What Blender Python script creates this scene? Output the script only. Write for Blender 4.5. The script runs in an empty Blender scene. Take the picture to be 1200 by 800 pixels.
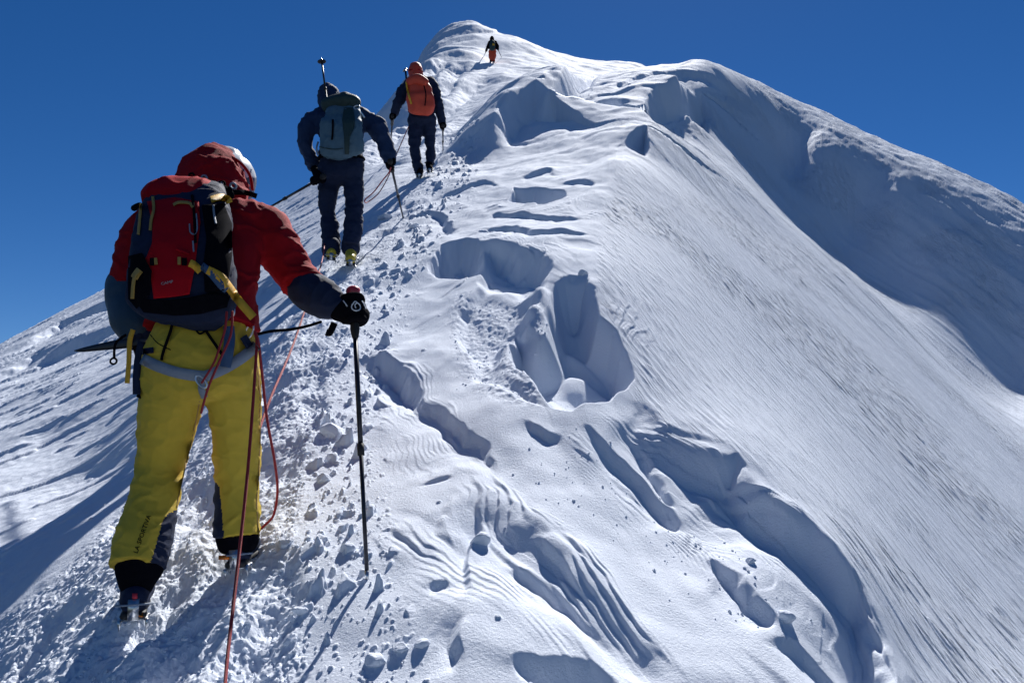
import bpy, bmesh, math, random
import numpy as np
from mathutils import Vector, Matrix, Quaternion

S = bpy.context.scene
COL = S.collection
rad = math.radians
# ---------------------------------------------------------------- camera
CAMZ = 1.72
PITCH = rad(8.0)
FP = 906.0                      # focal length in photo pixels (1200 wide)
cam_d = bpy.data.cameras.new("camera")
cam_d.sensor_width = 36.0
cam_d.lens = FP / 1200.0 * 36.0
cam_d.clip_start = 0.05
cam_d.clip_end = 5000.0
cam = bpy.data.objects.new("camera", cam_d)
COL.objects.link(cam)
cam.location = (0, 0, CAMZ)
cam.rotation_euler = (rad(90) + PITCH, 0, 0)
S.camera = cam
# ---------------------------------------------------------------- light
SUN_EL, SUN_AZ = rad(45.0), rad(13.0)      # azimuth: clockwise from +Y
world = bpy.data.worlds.new("World")
S.world = world
world.use_nodes = True
wn = world.node_tree
for n in list(wn.nodes): wn.nodes.remove(n)
sky = wn.nodes.new("ShaderNodeTexSky")
sky.sky_type = 'NISHITA'
sky.sun_disc = False
sky.sun_elevation = SUN_EL
sky.sun_rotation = SUN_AZ
sky.altitude = 4700.0
sky.air_density = 1.1
sky.dust_density = 0.9
sky.ozone_density = 3.0
bg = wn.nodes.new("ShaderNodeBackground")
bg.inputs['Strength'].default_value = 0.05
wo = wn.nodes.new("ShaderNodeOutputWorld")
hs = wn.nodes.new('ShaderNodeHueSaturation'); hs.inputs['Saturation'].default_value = 1.3; hs.inputs['Hue'].default_value = .507
wn.links.new(sky.outputs[0], hs.inputs['Color']); wn.links.new(hs.outputs[0], bg.inputs[0])
wn.links.new(bg.outputs[0], wo.inputs[0])
sd = bpy.data.lights.new("sun", 'SUN')
sd.energy = 5.0
sd.angle = rad(0.53)
sd.color = (1.0, 0.975, 0.94)
sun = bpy.data.objects.new("sun", sd)
COL.objects.link(sun)
SUNV = Vector((math.sin(SUN_AZ) * math.cos(SUN_EL), math.cos(SUN_AZ) * math.cos(SUN_EL), math.sin(SUN_EL)))
sun.rotation_euler = SUNV.to_track_quat('Z', 'Y').to_euler()
S.view_settings.view_transform = 'Standard'
S.view_settings.look = 'None'
S.view_settings.exposure = 0.68
S.view_settings.gamma = 1.0
S.view_settings.use_curve_mapping = False

# ---------------------------------------------------------------- helpers
CP, SP_ = math.cos(PITCH), math.sin(PITCH)
def ug(px, py):
    """photo pixel -> horizontal tangent and elevation tangent per metre forward"""
    h = (px - 600.0) / FP; v = (400.0 - py) / FP
    y = CP - v * SP_; z = v * CP + SP_
    return h / y, z / y
def P(px, py, d):
    u, g = ug(px, py)
    return Vector((u * d, d, g * d + CAMZ))
def link(o, parent=None):
    COL.objects.link(o)
    if parent: o.parent = parent
    return o
def tag(o, label=None, cat=None, group=None, kind=None):
    if label: o['label'] = label
    if cat: o['category'] = cat
    if group: o['group'] = group
    if kind: o['kind'] = kind
    return o
def new_mat(name, col, rough=0.6, metal=0.0, noise=0.0, nscale=40.0, bump=0.0, bscale=200.0, coat=0.0, spec=0.5, sheen=0.0):
    m = bpy.data.materials.new(name); m.use_nodes = True
    nt = m.node_tree; b = nt.nodes["Principled BSDF"]
    b.inputs['Base Color'].default_value = (*col, 1)
    b.inputs['Roughness'].default_value = rough
    b.inputs['Metallic'].default_value = metal
    b.inputs['Specular IOR Level'].default_value = spec
    b.inputs['Sheen Weight'].default_value = sheen
    tc = nt.nodes.new("ShaderNodeTexCoord")
    if noise > 0:
        n = nt.nodes.new("ShaderNodeTexNoise"); n.inputs['Scale'].default_value = nscale; n.inputs['Detail'].default_value = 5
        nt.links.new(tc.outputs['Object'], n.inputs['Vector'])
        mx = nt.nodes.new("ShaderNodeMixRGB"); mx.blend_type = 'MIX'
        mx.inputs[1].default_value = (*[c * (1 - noise) for c in col], 1)
        mx.inputs[2].default_value = (*[min(1, c * (1 + noise)) for c in col], 1)
        nt.links.new(n.outputs['Fac'], mx.inputs[0]); nt.links.new(mx.outputs[0], b.inputs['Base Color'])
    if bump > 0:
        n2 = nt.nodes.new("ShaderNodeTexNoise"); n2.inputs['Scale'].default_value = bscale; n2.inputs['Detail'].default_value = 4
        nt.links.new(tc.outputs['Object'], n2.inputs['Vector'])
        bp = nt.nodes.new("ShaderNodeBump"); bp.inputs['Strength'].default_value = bump; bp.inputs['Distance'].default_value = 0.01
        nt.links.new(n2.outputs['Fac'], bp.inputs['Height']); nt.links.new(bp.outputs[0], b.inputs['Normal'])
    return m
def catmull(arr, n):
    arr = np.array(arr, float); out = []
    m = len(arr)
    for i in range(m - 1):
        p0 = arr[max(i - 1, 0)]; p1 = arr[i]; p2 = arr[i + 1]; p3 = arr[min(i + 2, m - 1)]
        for k in range(n):
            t = k / n
            out.append(.5 * ((2 * p1) + (-p0 + p2) * t + (2 * p0 - 5 * p1 + 4 * p2 - p3) * t * t + (-p0 + 3 * p1 - 3 * p2 + p3) * t ** 3))
    out.append(arr[-1])
    return np.array(out)
# ================================================================ terrain
# ---- gradient noise
_r = np.random.RandomState(7)
_perm = _r.permutation(1024).astype(np.int32)
_ang = _r.rand(1024) * 2 * np.pi
_gx = np.cos(_ang).astype(np.float32); _gy = np.sin(_ang).astype(np.float32)
def pn(x, y, seed=0):
    x = x + seed * 17.31; y = y - seed * 9.73
    xi = np.floor(x); yi = np.floor(y)
    xf = (x - xi).astype(np.float32); yf = (y - yi).astype(np.float32)
    xi = xi.astype(np.int64); yi = yi.astype(np.int64)
    u = xf * xf * xf * (xf * (xf * 6 - 15) + 10); v = yf * yf * yf * (yf * (yf * 6 - 15) + 10)
    a = _perm[xi & 1023]; b = _perm[(xi + 1) & 1023]
    def g(p, dy, fx, fy):
        h = _perm[(p + yi + dy) & 1023]
        return _gx[h] * fx + _gy[h] * fy
    n00 = g(a, 0, xf, yf); n10 = g(b, 0, xf - 1, yf)
    n01 = g(a, 1, xf, yf - 1); n11 = g(b, 1, xf - 1, yf - 1)
    r = n00 + u * (n10 - n00)
    return (r + v * ((n01 + u * (n11 - n01)) - r)) * 1.5
def fbm(x, y, octv=4, seed=0, gain=0.5):
    r = 0; a = 1.0; f = 1.0
    for i in range(octv):
        r = r + a * pn(x * f, y * f, seed + i * 3); a *= gain; f *= 2.03
    return r
def sst(a, b, x):
    t = np.clip((x - a) / (b - a), 0, 1)
    return t * t * (3 - 2 * t)
# ---- control points: photo pixel + forward distance
CTL = []
def c(px, py, d): CTL.append((*ug(px, py), d))
def cx(x, y, z): CTL.append((x / y, z / y, y))
def face(px, py):
    u, g = ug(px, py)
    q = 0.69 - 0.77 * u - g
    d = (-q + math.sqrt(q * q + 4 * .0033 * 1.9)) / (2 * .0033)
    CTL.append((u, g, d))
# trail
for p in [(300,800,2.35),(155,735,2.55),(275,665,2.85),(330,560,3.45),(330,480,4.1),(345,400,5.0),(400,314,6.9),
          (450,255,8.8),(497,206,10.75),(520,170,14.0),(545,130,20.0),(560,100,27.0),(576,74,37.0)]: c(*p)
cx(-.3, 1.2, -1.22); cx(-1.2, 1.2, -1.3); cx(.8, 1.2, -1.2); cx(0, .7, -1.45); cx(1.6, 1.2, -1.75); cx(-1.0, .7, -1.6); cx(.8, .7, -1.6)
# platform between trail and edge
for p in [(480,700,2.62),(600,800,2.25),(450,580,3.3),(600,620,3.0),(470,440,4.5),(560,540,3.5),(700,640,3.0),(850,800,2.5),
          (820,640,3.25),(560,380,5.1),(500,300,6.9),(600,300,6.2),(640,250,7.6),(560,230,9.0),(680,200,9.8),(900,700,2.95),(680,470,3.95),
          (620,200,10.0),(720,140,12.8),(700,105,17.0),(760,100,16.5),(800,110,16.0)]: c(*p)
# face edge
for p in [(1040,800,2.9),(1000,690,3.2),(850,540,3.75),(740,475,4.1),(700,330,5.4),(720,190,9.2),(760,140,12.6)]: c(*p)
for p in [(1200,800),(1200,650),(1100,700),(1050,600),(1000,500),(900,450),(850,330),(950,380),(1100,520),(1200,530),(820,220),(900,270),(860,190),(780,230),(800,145),(830,150),(950,280),(1020,345),(1080,420),(1200,600),
          (1300,800),(1300,650)]: face(*p)
# shadowed head wall and far right crest
for p in [(1195,450),(1120,384),(1055,320),(996,262),(937,205)]: face(*p)
SKY = [(830,79,21.5),(865,91,22.5),(900,108,23.5),(950,133,22.6),(1000,157,21.5),(1060,185,19.8),(1100,204,18.8),(1150,231,17.8),(1200,258,17),(1270,299,16),(1350,347,15)]
for p in SKY: c(*p); c(p[0], p[1] + 22, p[2] * 1.35); c(p[0], p[1] + 130, p[2] * 2.2)
for p in [(900,137,21.4),(950,170,20.4),(1000,196,19.4),(1050,215,18.5),(1100,228,17.9),(1200,270,16.6)]: c(*p)
# near hump crest and the hollow behind it
for p in [(578,179,12.1),(606,168,12.5),(636,150,13.0),(664,126,14.0),(686,108,15.6),(578,150,12.75),(594,121,13.9),(628,99,14.9),(658,91,15.6),(694,92,16.6),(560,165,12.9),(612,140,13.3),(640,118,14.3),(730,86,21.0),(780,83,22.0)]: c(*p)
for p in [(640,108,24),(690,100,26),(730,88,27),(780,92,28.0),(830,110,30)]: c(*p)
# summit pyramid crest
PK = [(545,29,50),(556,31,50),(575,34,49),(605,43,48),(640,56,47),(680,69,46),(718,76,45),(770,88,44)]
for p in PK: c(*p); c(p[0], p[1] + 12, p[2] * 1.12); c(p[0], p[1] + 70, p[2] * 1.8)
for p in [(600,80,36),(640,78,36),(690,84,38)]: c(*p)
# left skyline
LS = [(522,38,48),(505,55,46),(490,80,42),(470,104,37),(447,132,31),(415,180,25),(370,226,22),(330,246,21),(250,286,19),(165,322,17.5),(80,363,16),(0,405,14.5),(-100,455,13)]
for p in LS: c(*p); c(p[0], p[1] + 30, p[2] * 1.5); c(p[0], p[1] + 160, p[2] * 2.6)
for p in [(0,500,6.6),(0,600,4.6),(0,700,3.45),(0,800,2.75),(100,450,7.0),(100,560,4.9),(150,400,8.6),(230,340,10),(300,290,11.5),(60,430,9.6),(-120,600,5.2),(-120,800,3.2),
          (250,440,5.3),(430,215,12.6),(470,160,17),(500,120,24),(520,75,34),(540,50,43)]: c(*p)
CTL = np.array(CTL)
KS = 0.55
def _tps_fit(X, f, lam=2e-4):
    n = len(X); D = np.hypot(X[:, None, 0] - X[None, :, 0], X[:, None, 1] - X[None, :, 1])
    K = D * D * np.log(D + 1e-9)
    A = np.zeros((n + 3, n + 3)); A[:n, :n] = K + lam * np.eye(n); A[:n, n] = 1; A[:n, n + 1:] = X
    A[n:, :n] = A[:n, n:].T
    return np.linalg.solve(A, np.concatenate([f, [0, 0, 0]]))
TX = np.stack([CTL[:, 0], np.log(CTL[:, 2]) * KS], 1)
TW = _tps_fit(TX, CTL[:, 1])
GU = np.linspace(-1.25, 1.25, 260); GS = np.linspace(math.log(.45), math.log(140.), 420)
def _tps_grid():
    uu, ss = np.meshgrid(GU, GS)
    r = TW[-3] + TW[-2] * uu + TW[-1] * ss * KS
    for i in range(len(TX)):
        d2 = (uu - TX[i, 0]) ** 2 + (ss * KS - TX[i, 1]) ** 2
        r = r + TW[i] * d2 * 0.5 * np.log(d2 + 1e-12)
    # beyond the crests the mountain keeps falling away
    far = np.clip(ss - math.log(60.), 0, None)
    return r - far * 0.8
GG = _tps_grid()
def bilin(grid, u, s):
    fu = np.clip((u - GU[0]) / (GU[1] - GU[0]), 0, len(GU) - 1.001); fs = np.clip((s - GS[0]) / (GS[1] - GS[0]), 0, len(GS) - 1.001)
    iu = fu.astype(int); js = fs.astype(int); a = fu - iu; b = fs - js
    a = a; b = b
    return (grid[js, iu] * (1 - a) + grid[js, iu + 1] * a) * (1 - b) + (grid[js + 1, iu] * (1 - a) + grid[js + 1, iu + 1] * a) * b
def g_first_hit(u, g, dmin=1.0):
    """distance at which a ray with tangents (u, g) meets the base surface"""
    s = np.linspace(math.log(dmin), math.log(60.), 700)
    gg = bilin(GG, np.full_like(s, u), s)
    k = np.argmax(gg >= g)
    if gg[k] < g: return None
    if k == 0: return math.exp(s[0])
    t = (g - gg[k - 1]) / (gg[k] - gg[k - 1] + 1e-12)
    return math.exp(s[k - 1] + t * (s[k] - s[k - 1]))
def W(px, py):
    """plan position (x, y) where the photo pixel meets the base surface"""
    u, g = ug(px, py)
    d = g_first_hit(u, g)
    if d is None: d = math.exp(GS[np.argmax(bilin(GG, np.full_like(GS, u), GS))])
    return (u * d, d)
# ---- sampling: fine near the picture, coarse outside it
NU, NS = (1700, 1500)
def _axis_u():
    c0 = np.linspace(-.73, .73, NU)
    o = .73 + np.cumsum(np.linspace(.002, .03, 32)); o = o[o < 1.24]
    return np.concatenate([-o[::-1], c0, o])
def _axis_s():
    s = np.linspace(math.log(.5), math.log(130.), 4000)
    y = np.exp(s)
    dens = np.interp(y, [.5, 1.7, 2.1, 4, 7, 12, 20, 30, 50, 60, 130], [.08, .2, 1.5, 1.25, .9, .7, .6, .5, .45, .1, .03])
    cum = np.cumsum(dens); cum = (cum - cum[0]) / (cum[-1] - cum[0])
    return np.interp(np.linspace(0, 1, NS), cum, s)
AU, AS = _axis_u(), _axis_s()
U2, S2 = np.meshgrid(AU, AS)
Y = np.exp(S2); X = U2 * Y
G0 = bilin(GG, U2, S2)
Z = G0 * Y
# ---- photo pixel of every base vertex (only used to decide which kind of snow lies where)
_f = CP + SP_ * G0
PX = 600 + FP * U2 / _f
PY = 400 - FP * (CP * G0 - SP_) / _f
# the near side of every crest; beyond it the detail fades
_mx = np.maximum.accumulate(G0, axis=0)
FRONT = sst(.03, .0, _mx - G0)
PXs = 1024 / 1200 * FP
def band(left, right, soft):
    """1 inside the strip between two lines given as (px, py) lists, as a function of py"""
    l = np.array(sorted(left, key=lambda p: p[1])); r = np.array(sorted(right, key=lambda p: p[1]))
    lx = np.interp(PY, l[:, 1], l[:, 0]); rx = np.interp(PY, r[:, 1], r[:, 0])
    m = sst(-soft, soft, PX - lx) * sst(-soft, soft, rx - PX)
    return m * (PY > l[0, 1] - 30)
def ddir(p0, p1):
    a = W(*p0); b = W(*p1); d = math.hypot(b[0] - a[0], b[1] - a[1])
    return ((b[0] - a[0]) / d, (b[1] - a[1]) / d)
def rot(x, y, d): return x * d[0] + y * d[1], -x * d[1] + y * d[0]
D = np.zeros_like(Z)
HS_NEAR, HS_FAR = .50, .9
wob1 = fbm(X * 1.7, Y * 1.7, 3, 50); wob2 = fbm(X * 1.7, Y * 1.7, 3, 61)
_sq = np.sqrt(np.clip(Y, 1, 40)); _s2 = np.sqrt(np.clip(Y, 1, 5))
WX = X + wob1 * .035 * _s2 + .006 * _s2 * fbm(X * 11, Y * 9, 2, 52); WY = Y + wob2 * .035 * _s2 + .006 * _s2 * fbm(X * 11, Y * 9, 2, 63)
def segdist(px_, py_, pts):
    best = np.full(px_.shape, 1e9); sgn = np.ones(px_.shape); tt = np.zeros(px_.shape); hh = np.zeros(px_.shape); ws = np.zeros(px_.shape); sg2 = np.zeros(px_.shape)
    n = len(pts)
    for i in range(n - 1):
        ax, ay, ah = pts[i]; bx, by, bh = pts[i + 1]
        dx, dy = bx - ax, by - ay; L2 = dx * dx + dy * dy + 1e-12
        t = np.clip(((px_ - ax) * dx + (py_ - ay) * dy) / L2, 0, 1)
        qx = px_ - (ax + t * dx); qy = py_ - (ay + t * dy)
        d = np.hypot(qx, qy); m = d < best
        best = np.where(m, d, best)
        sgn = np.where(m, np.sign(-dy * qx + dx * qy), sgn)
        w_ = (d * d + 4e-4) ** -2.5
        ws += w_; hh += w_ * (ah + t * (bh - ah)); tt = np.where(m, (i + t) / (n - 1), tt)
    return best, sgn, tt, hh / ws
def blur(a, n=6):
    for ax in (0, 1):
        for _ in range(2):
            c_ = np.cumsum(np.pad(a, [(n + 1, n) if k == ax else (0, 0) for k in (0, 1)], mode='edge'), axis=ax)
            a = (np.take(c_, range(2 * n + 1, c_.shape[ax]), axis=ax) - np.take(c_, range(0, c_.shape[ax] - 2 * n - 1), axis=ax)) / (2 * n + 1)
    return a
def sub(pts, pad):
    xs = [p[0] for p in pts]; ys = [p[1] for p in pts]
    j = np.where((np.exp(AS) > min(ys) - pad) & (np.exp(AS) < max(ys) + pad))[0]
    if len(j) < 2: return None
    j0, j1 = j[0], j[-1] + 1
    ulo = min(min(xs) - pad, 0) / max(min(ys) - pad, .5) if min(xs) - pad < 0 else (min(xs) - pad) / (max(ys) + pad)
    uhi = (max(xs) + pad) / max(min(ys) - pad, .5) if max(xs) + pad > 0 else (max(xs) + pad) / (max(ys) + pad)
    i = np.where((AU >= ulo) & (AU <= uhi))[0]
    if len(i) < 2: return None
    return (slice(j0, j1), slice(i[0], i[-1] + 1))
def lip(pts, up=.5, w=.08, trench=0.0, tl=.4, hs=None):
    """a wind-cut step: high side to the left of the line's direction"""
    q = [(*W(p[0], p[1]), p[2]) for p in pts]
    ym = np.mean([p[1] for p in q]); k = hs if hs else (HS_NEAR if ym < 6.2 else HS_FAR)
    q = [(p[0], p[1], p[2] * k) for p in q]; pts = [(p[0], p[1], p[2] * k) for p in pts]; trench = trench * k
    pad = up * 3 + tl * 2 + w + .3
    sl = sub(q, pad)
    if sl is None: return
    q = [tuple(r) for r in catmull(q, 3)]
    d, s, t, h = segdist(WX[sl] if not hs else X[sl] + .5 * wob1[sl] * .035, WY[sl] if not hs else Y[sl], q)
    endf = blur(sst(0, .14, t) * sst(1, .86, t))
    # beyond the ends fade by distance
    hi = .4 * np.exp(-(d / up) ** 1.3)
    t_ = np.clip(d / w, 0, 1); t_ = t_ * t_ * (3 - 2 * t_)
    lo = .4 * (1 - t_) - .6 * t_ * np.exp(-np.clip(d - w, 0, None) / min(up * .8, w * 1.3))
    tr = -trench * np.clip(d / w, 0, 1) * np.exp(-np.clip(d - w, 0, None) / tl)
    ph = d / (w * .8) + .6 * wob1[sl]
    lay = (.5 - (ph - np.floor(ph))) * .07 * np.exp(-d / (w * 2)) * sst(0, w * .6, d) * (s < 0)
    v = (np.where(s > 0, hi, lo) + lay) * h + np.where(s > 0, 0, tr) * (h / (max(p[2] for p in pts) + 1e-9))
    D[sl] += v * endf
def layers(pts, period, amp, ext, side=-1, w=.22):
    """eroded wind layers running parallel to a line, each ending in a small step"""
    q = [tuple(r) for r in catmull([(*W(p[0], p[1]), p[2]) for p in pts], 3)]
    sl = sub(q, ext * 2.5 + .2)
    if sl is None: return
    x = WX[sl] + .10 * pn(X[sl] * 1.6, Y[sl] * 1.6, 91); y = WY[sl] + .10 * pn(X[sl] * 1.6, Y[sl] * 1.6, 92)
    d, s, t, h = segdist(x, y, q)
    e = blur(sst(0, .12, t) * sst(1, .85, t) * (s == side)) * np.exp(-(d / ext) ** 2) * h
    ph = d / period + 1.5 * pn(X[sl] * 1.5, Y[sl] * 1.5, 93); m1 = sst(-.1, .5, pn(X[sl] * 3.1, Y[sl] * 3.1, 94)); m2 = sst(-.15, .4, pn(X[sl] * 4.1, Y[sl] * 4.1, 95))
    D[sl] += e * amp * (m1 * saw(-ph, w) + .45 * m2 * saw(-ph * 2.63 + .4, w * 1.3))
def saw(ph, w=.13):
    f = ph - np.floor(ph)
    return np.where(f < w, sst(0, w, f), 1 - (f - w) / (1 - w))
def pit(poly, depth, wall=.06, near=.6, floor=0.0):
    q = [(*W(*p), 0) for p in poly]; q.append(q[0])
    sl = sub(q, .5)
    if sl is None: return
    x = X[sl] + wob1[sl] * .05; y = Y[sl] + wob2[sl] * .05
    d, _, _, _ = segdist(x, y, q)
    ins = np.zeros(x.shape, bool)
    for i in range(len(q) - 1):
        x1, y1 = q[i][:2]; x2, y2 = q[i + 1][:2]
        cnd = ((y1 > y) != (y2 > y)) & (x < (x2 - x1) * (y - y1) / (y2 - y1 + 1e-12) + x1)
        ins ^= cnd
    ys = [p[1] for p in q]; t = np.clip((y - min(ys)) / (max(ys) - min(ys)), 0, 1)
    prof = sst(0, wall, d) * (floor + (1 - floor) * np.clip(t / near, 0, 1) ** 1.2)
    D[sl] -= np.where(ins, depth * prof * (1 + .35 * pn((x + y * .6) * 4.5, (y - x) * 1.3, 97)), 0)
def mound(px, py, rx, ry, h, ang=0.0, pw=1.0):
    x0, y0 = W(px, py); k = y0 / FP
    ca, sa = math.cos(ang), math.sin(ang)
    sl = sub([(x0, y0)], max(rx, ry) * k * 3 + .1)
    if sl is None: return
    dx, dy = X[sl] - x0, Y[sl] - y0
    a = (dx * ca + dy * sa) / (rx * k); b = (-dx * sa + dy * ca) / (ry * k)
    D[sl] += h * np.exp(-(a * a + b * b) ** pw)

# ---------- large wind-carved forms
# summit facet of the near hump
lip([(572,172,.2),(577,150,.4),(594,121,.5),(628,99,.5),(658,91,.5),(694,92,.35),(720,98,.1)], up=1.2, w=.35, trench=.1, tl=.8, hs=1.0)
lip([(640,120,.0),(700,118,.22),(745,132,.25),(760,128,.1)], up=1.0, w=.12, trench=.05)
lip([(745,150,.1),(762,118,.5),(790,104,.6),(815,112,.5),(835,135,.3),(846,160,.1)], up=1.2, w=.25, trench=.2, tl=.5, hs=1.0)
lip([(728,172,.1),(742,165,.35),(758,158,.35),(764,186,.1)], up=.7, w=.12, trench=.12, hs=1.0)
lip([(690,112,.05),(740,96,.18),(800,90,.22),(850,100,.2),(880,118,.1)], up=1.6, w=.25)
# small pits high on the ridge
pit([(596,236),(603,222),(632,219),(660,222),(662,230),(640,243),(618,243)], .26)
lip([(602,212,.0),(625,204,.10),(650,202,.08),(662,205,0)], up=.5, w=.08)
lip([(655,216,0),(672,211,.08),(690,211,.06),(700,216,0)], up=.4, w=.06)
lip([(560,262,0),(590,250,.06),(640,256,.07),(690,258,.03)], up=.4, w=.05)
lip([(545,285,0),(590,272,.06),(650,276,.06),(700,280,.02)], up=.3, w=.05)
lip([(500,238,0),(530,224,.06),(570,216,.05),(590,222,0)], up=.4, w=.06)
lip([(470,262,0),(500,250,.08),(530,262,.08),(545,275,.04)], up=.3, w=.08)
# hollow in the middle of the ridge: carved floor, rim and the deep dark hole
pit([(506,324),(512,303),(545,290),(576,292),(600,292),(640,300),(648,318),(642,345),(636,380),(600,400),(598,440),(640,484),(600,478),(560,452),(535,415),(528,370),(560,338),(565,322),(540,330)], .09, wall=.10, near=.5, floor=.35)
lip([(502,330,.05),(510,304,.20),(545,289,.22),(566,296,.20),(572,310,.05)], up=.5, w=.10, trench=.08, tl=.3)
lip([(572,300,.05),(582,293,.22),(612,297,.24),(640,306,.20),(648,326,.08)], up=.5, w=.10, trench=.10, tl=.3)
pit([(600,400),(607,378),(622,385),(640,395),(642,360),(650,335),(662,328),(690,325),(698,350),(702,368),(724,386),(736,405),(737,440),(722,462),(705,476),(672,486),(640,482),(620,452),(604,430)], .34, wall=.13, near=.35, floor=.62)
mound(628,352,14,30,.12,ang=.25)
mound(620,372,11,22,.10,ang=.2)
lip([(645,350,0),(655,330,.08),(672,322,.10),(692,326,.08),(700,345,.02)], up=.25, w=.06)
# smooth rim that curls round below the hollow
lip([(436,412,.05),(448,418,.22),(475,438,.22),(496,460,.13),(514,480,.04),(545,505,.03),(566,535,.02),(575,560,.01)], up=.38, w=.07, trench=.09, tl=.28)
lip([(500,478,.02),(520,486,.07),(545,505,.08),(566,530,.05),(578,575,.01)], up=.22, w=.035, trench=.02, tl=.12)
lip([(574,582,.01),(590,600,.07),(625,622,.11),(660,652,.12),(700,690,.12),(745,735,.11),(790,785,.10),(830,840,.06)], up=.42, w=.13, trench=.05, tl=.25)
lip([(596,656,0),(620,662,.05),(650,680,.055),(680,710,.05),(720,750,.03),(750,790,0)], up=.16, w=.035, trench=.02, tl=.12)
lip([(598,790,0),(610,772,.07),(650,763,.10),(690,772,.09),(730,800,.07),(760,840,.02)], up=.25, w=.06, trench=.07, tl=.2)
# long shadowed gully under the edge of the face
lip([(722,470,.02),(742,468,.10),(790,515,.14),(836,537,.22),(868,545,.26),(905,590,.30),(950,630,.32),(1000,685,.32),(1030,735,.32),(1048,790,.32),(1056,850,.32),(1060,930,.3)], up=.7, w=.15, trench=.10, tl=.2)
lip([(676,500,.0),(700,505,.07),(730,525,.11),(770,560,.13),(800,590,.11),(820,612,.03)], up=.22, w=.06, trench=.05, tl=.15)
lip([(730,490,.0),(760,515,.07),(790,555,.09),(815,590,.05)], up=.14, w=.04, trench=.03, tl=.12)
lip([(604,494,.0),(614,504,.05),(636,512,.055),(654,508,.02)], up=.14, w=.03, trench=.02)
lip([(818,668,.0),(835,664,.06),(866,686,.08),(896,712,.07),(905,725,.01)], up=.14, w=.04, trench=.05, tl=.12)
lip([(880,738,0),(915,735,.05),(945,755,.06),(980,785,.05),(1000,800,0)], up=.12, w=.04, trench=.04, tl=.12)
# streak steps near the lower middle
lip([(545,700,0),(552,660,.05),(560,630,.05),(566,612,0)][::-1], up=.10, w=.03, trench=.02, tl=.06)
lip([(548,800,0),(545,770,.05),(543,740,.06),(550,725,0)][::-1], up=.10, w=.04, trench=.03, tl=.08)
lip([(493,570,0),(505,563,.03),(522,560,.03),(528,563,0)], up=.08, w=.02)
lip([(495,684,0),(505,680,.035),(520,676,.035),(528,682,0)], up=.08, w=.02, trench=.02)
# left flank: long low drifts
for a, h in (([(0,425),(70,380),(150,345),(240,300),(330,262)], .16), ([(0,446),(60,415),(120,388),(170,372)], .14), ([(-60,470),(0,440),(50,414),(90,402)], .10),
             ([(60,560),(150,520),(230,480),(240,470)][:3], .05), ([(0,520),(60,490),(130,470)], .05)):
    n = len(a)
    lip([(p[0], p[1], h * (0.3 if i in (0, n - 1) else 1)) for i, p in enumerate(a)], up=.9, w=.25, trench=h * .4, tl=.5)
for a, h in (([(360,222),(415,172),(470,118),(515,70)], .5), ([(395,225),(450,165),(500,110),(530,70)], .45), ([(430,205),(480,150),(520,108),(545,82)], .35),
             ([(470,190),(500,150),(540,118)], .3)):
    lip([(p[0], p[1], h) for p in a], up=1.6, w=.7, trench=h * .4, tl=1.0)
layers([(560,560,.6),(590,600,1),(625,622,1),(660,652,1),(700,690,1),(745,735,1),(790,785,1),(840,850,.6)], .095, .024, .36)
layers([(436,412,.6),(480,440,1),(512,478,1),(545,505,1),(566,535,1),(572,565,.5)], .075, .011, .32)
layers([(722,470,.6),(790,515,1),(836,537,1),(905,590,1),(950,630,1),(1000,685,1),(1046,790,1),(1050,850,.6)], .07, .022, .40)
layers([(676,500,.6),(730,525,1),(770,560,1),(820,612,1),(860,680,.6)], .06, .018, .30)
layers([(502,330,.6),(510,304,1),(545,289,1),(600,290,1),(650,326,.6)], .07, .02, .25, side=1)
layers([(560,262,.6),(600,248,1),(660,256,1),(700,262,.6)], .12, .03, .5, side=1)
layers([(700,300,.6),(735,405,1),(740,460,1),(800,520,.7)], .06, .012, .25, side=1)
# steps and lumps the walkers kicked out beside the track
for (px, py, rx, ry, h, an) in [(690,0,1,1,0,0)]: pass
_m = sst(515, 545, PX) * sst(650, 620, PX) * sst(335, 360, PY) * sst(490, 465, PY) * sst(-40, 10, PX - 520 - (PY - 380) * .7)
D += _m * (.006 * pn(X * 22, Y * 20, 81) + .005 * pn(X * 45, Y * 40, 82))
# ---------- kinds of snow
trailL = [(-120,800),(-40,760),(60,690),(150,590),(215,500),(285,420),(335,360),(385,300),(432,252),(468,208),(500,165),(530,125),(556,92),(566,66)]
trailR = [(360,800),(345,700),(350,600),(378,500),(400,420),(430,350),(462,290),(500,235),(522,190),(538,150),(560,118),(576,92),(592,66)]
clodL = [(320,800),(345,700),(352,600),(372,500),(400,400),(440,320),(470,270),(500,210),(520,160)]
clodR = [(500,800),(462,700),(452,600),(440,500),(455,420),(490,330),(520,270),(560,210),(560,160)]
m_tr = band(trailL, trailR, 14) * FRONT
m_cl = band(clodL, clodR, 22) * FRONT
edge = [(1070,820),(1035,740),(985,660),(900,570),(850,530),(775,505),(740,460),(738,420),(705,360),(700,300),(722,200),(765,140),(830,110),(850,80)]
m_fc = band(edge, [(5000, 0), (5000, 900)], 10)
m_fc = np.where(PY < 110, sst(835, 870, PX), m_fc) * FRONT
m_lf = sst(20, -40, PX - np.interp(PY, *np.array(sorted(trailL, key=lambda p: p[1]))[:, ::-1].T)) * FRONT
m_pl = np.clip(1 - m_tr - m_fc - m_lf, 0, 1) * FRONT
m_floor = np.zeros_like(Z)
m_shadewall = sst(0, 40, PX - np.interp(PY, [90, 140, 190, 265, 370, 470], [850, 875, 935, 1005, 1125, 1200])) * sst(480, 430, PY) * m_fc
pxl = Y / (PXs)                      # size of one render pixel across, metres
def lod(scale): return sst(.7, 3.0, scale / pxl)    # fade detail that cannot be resolved
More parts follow.
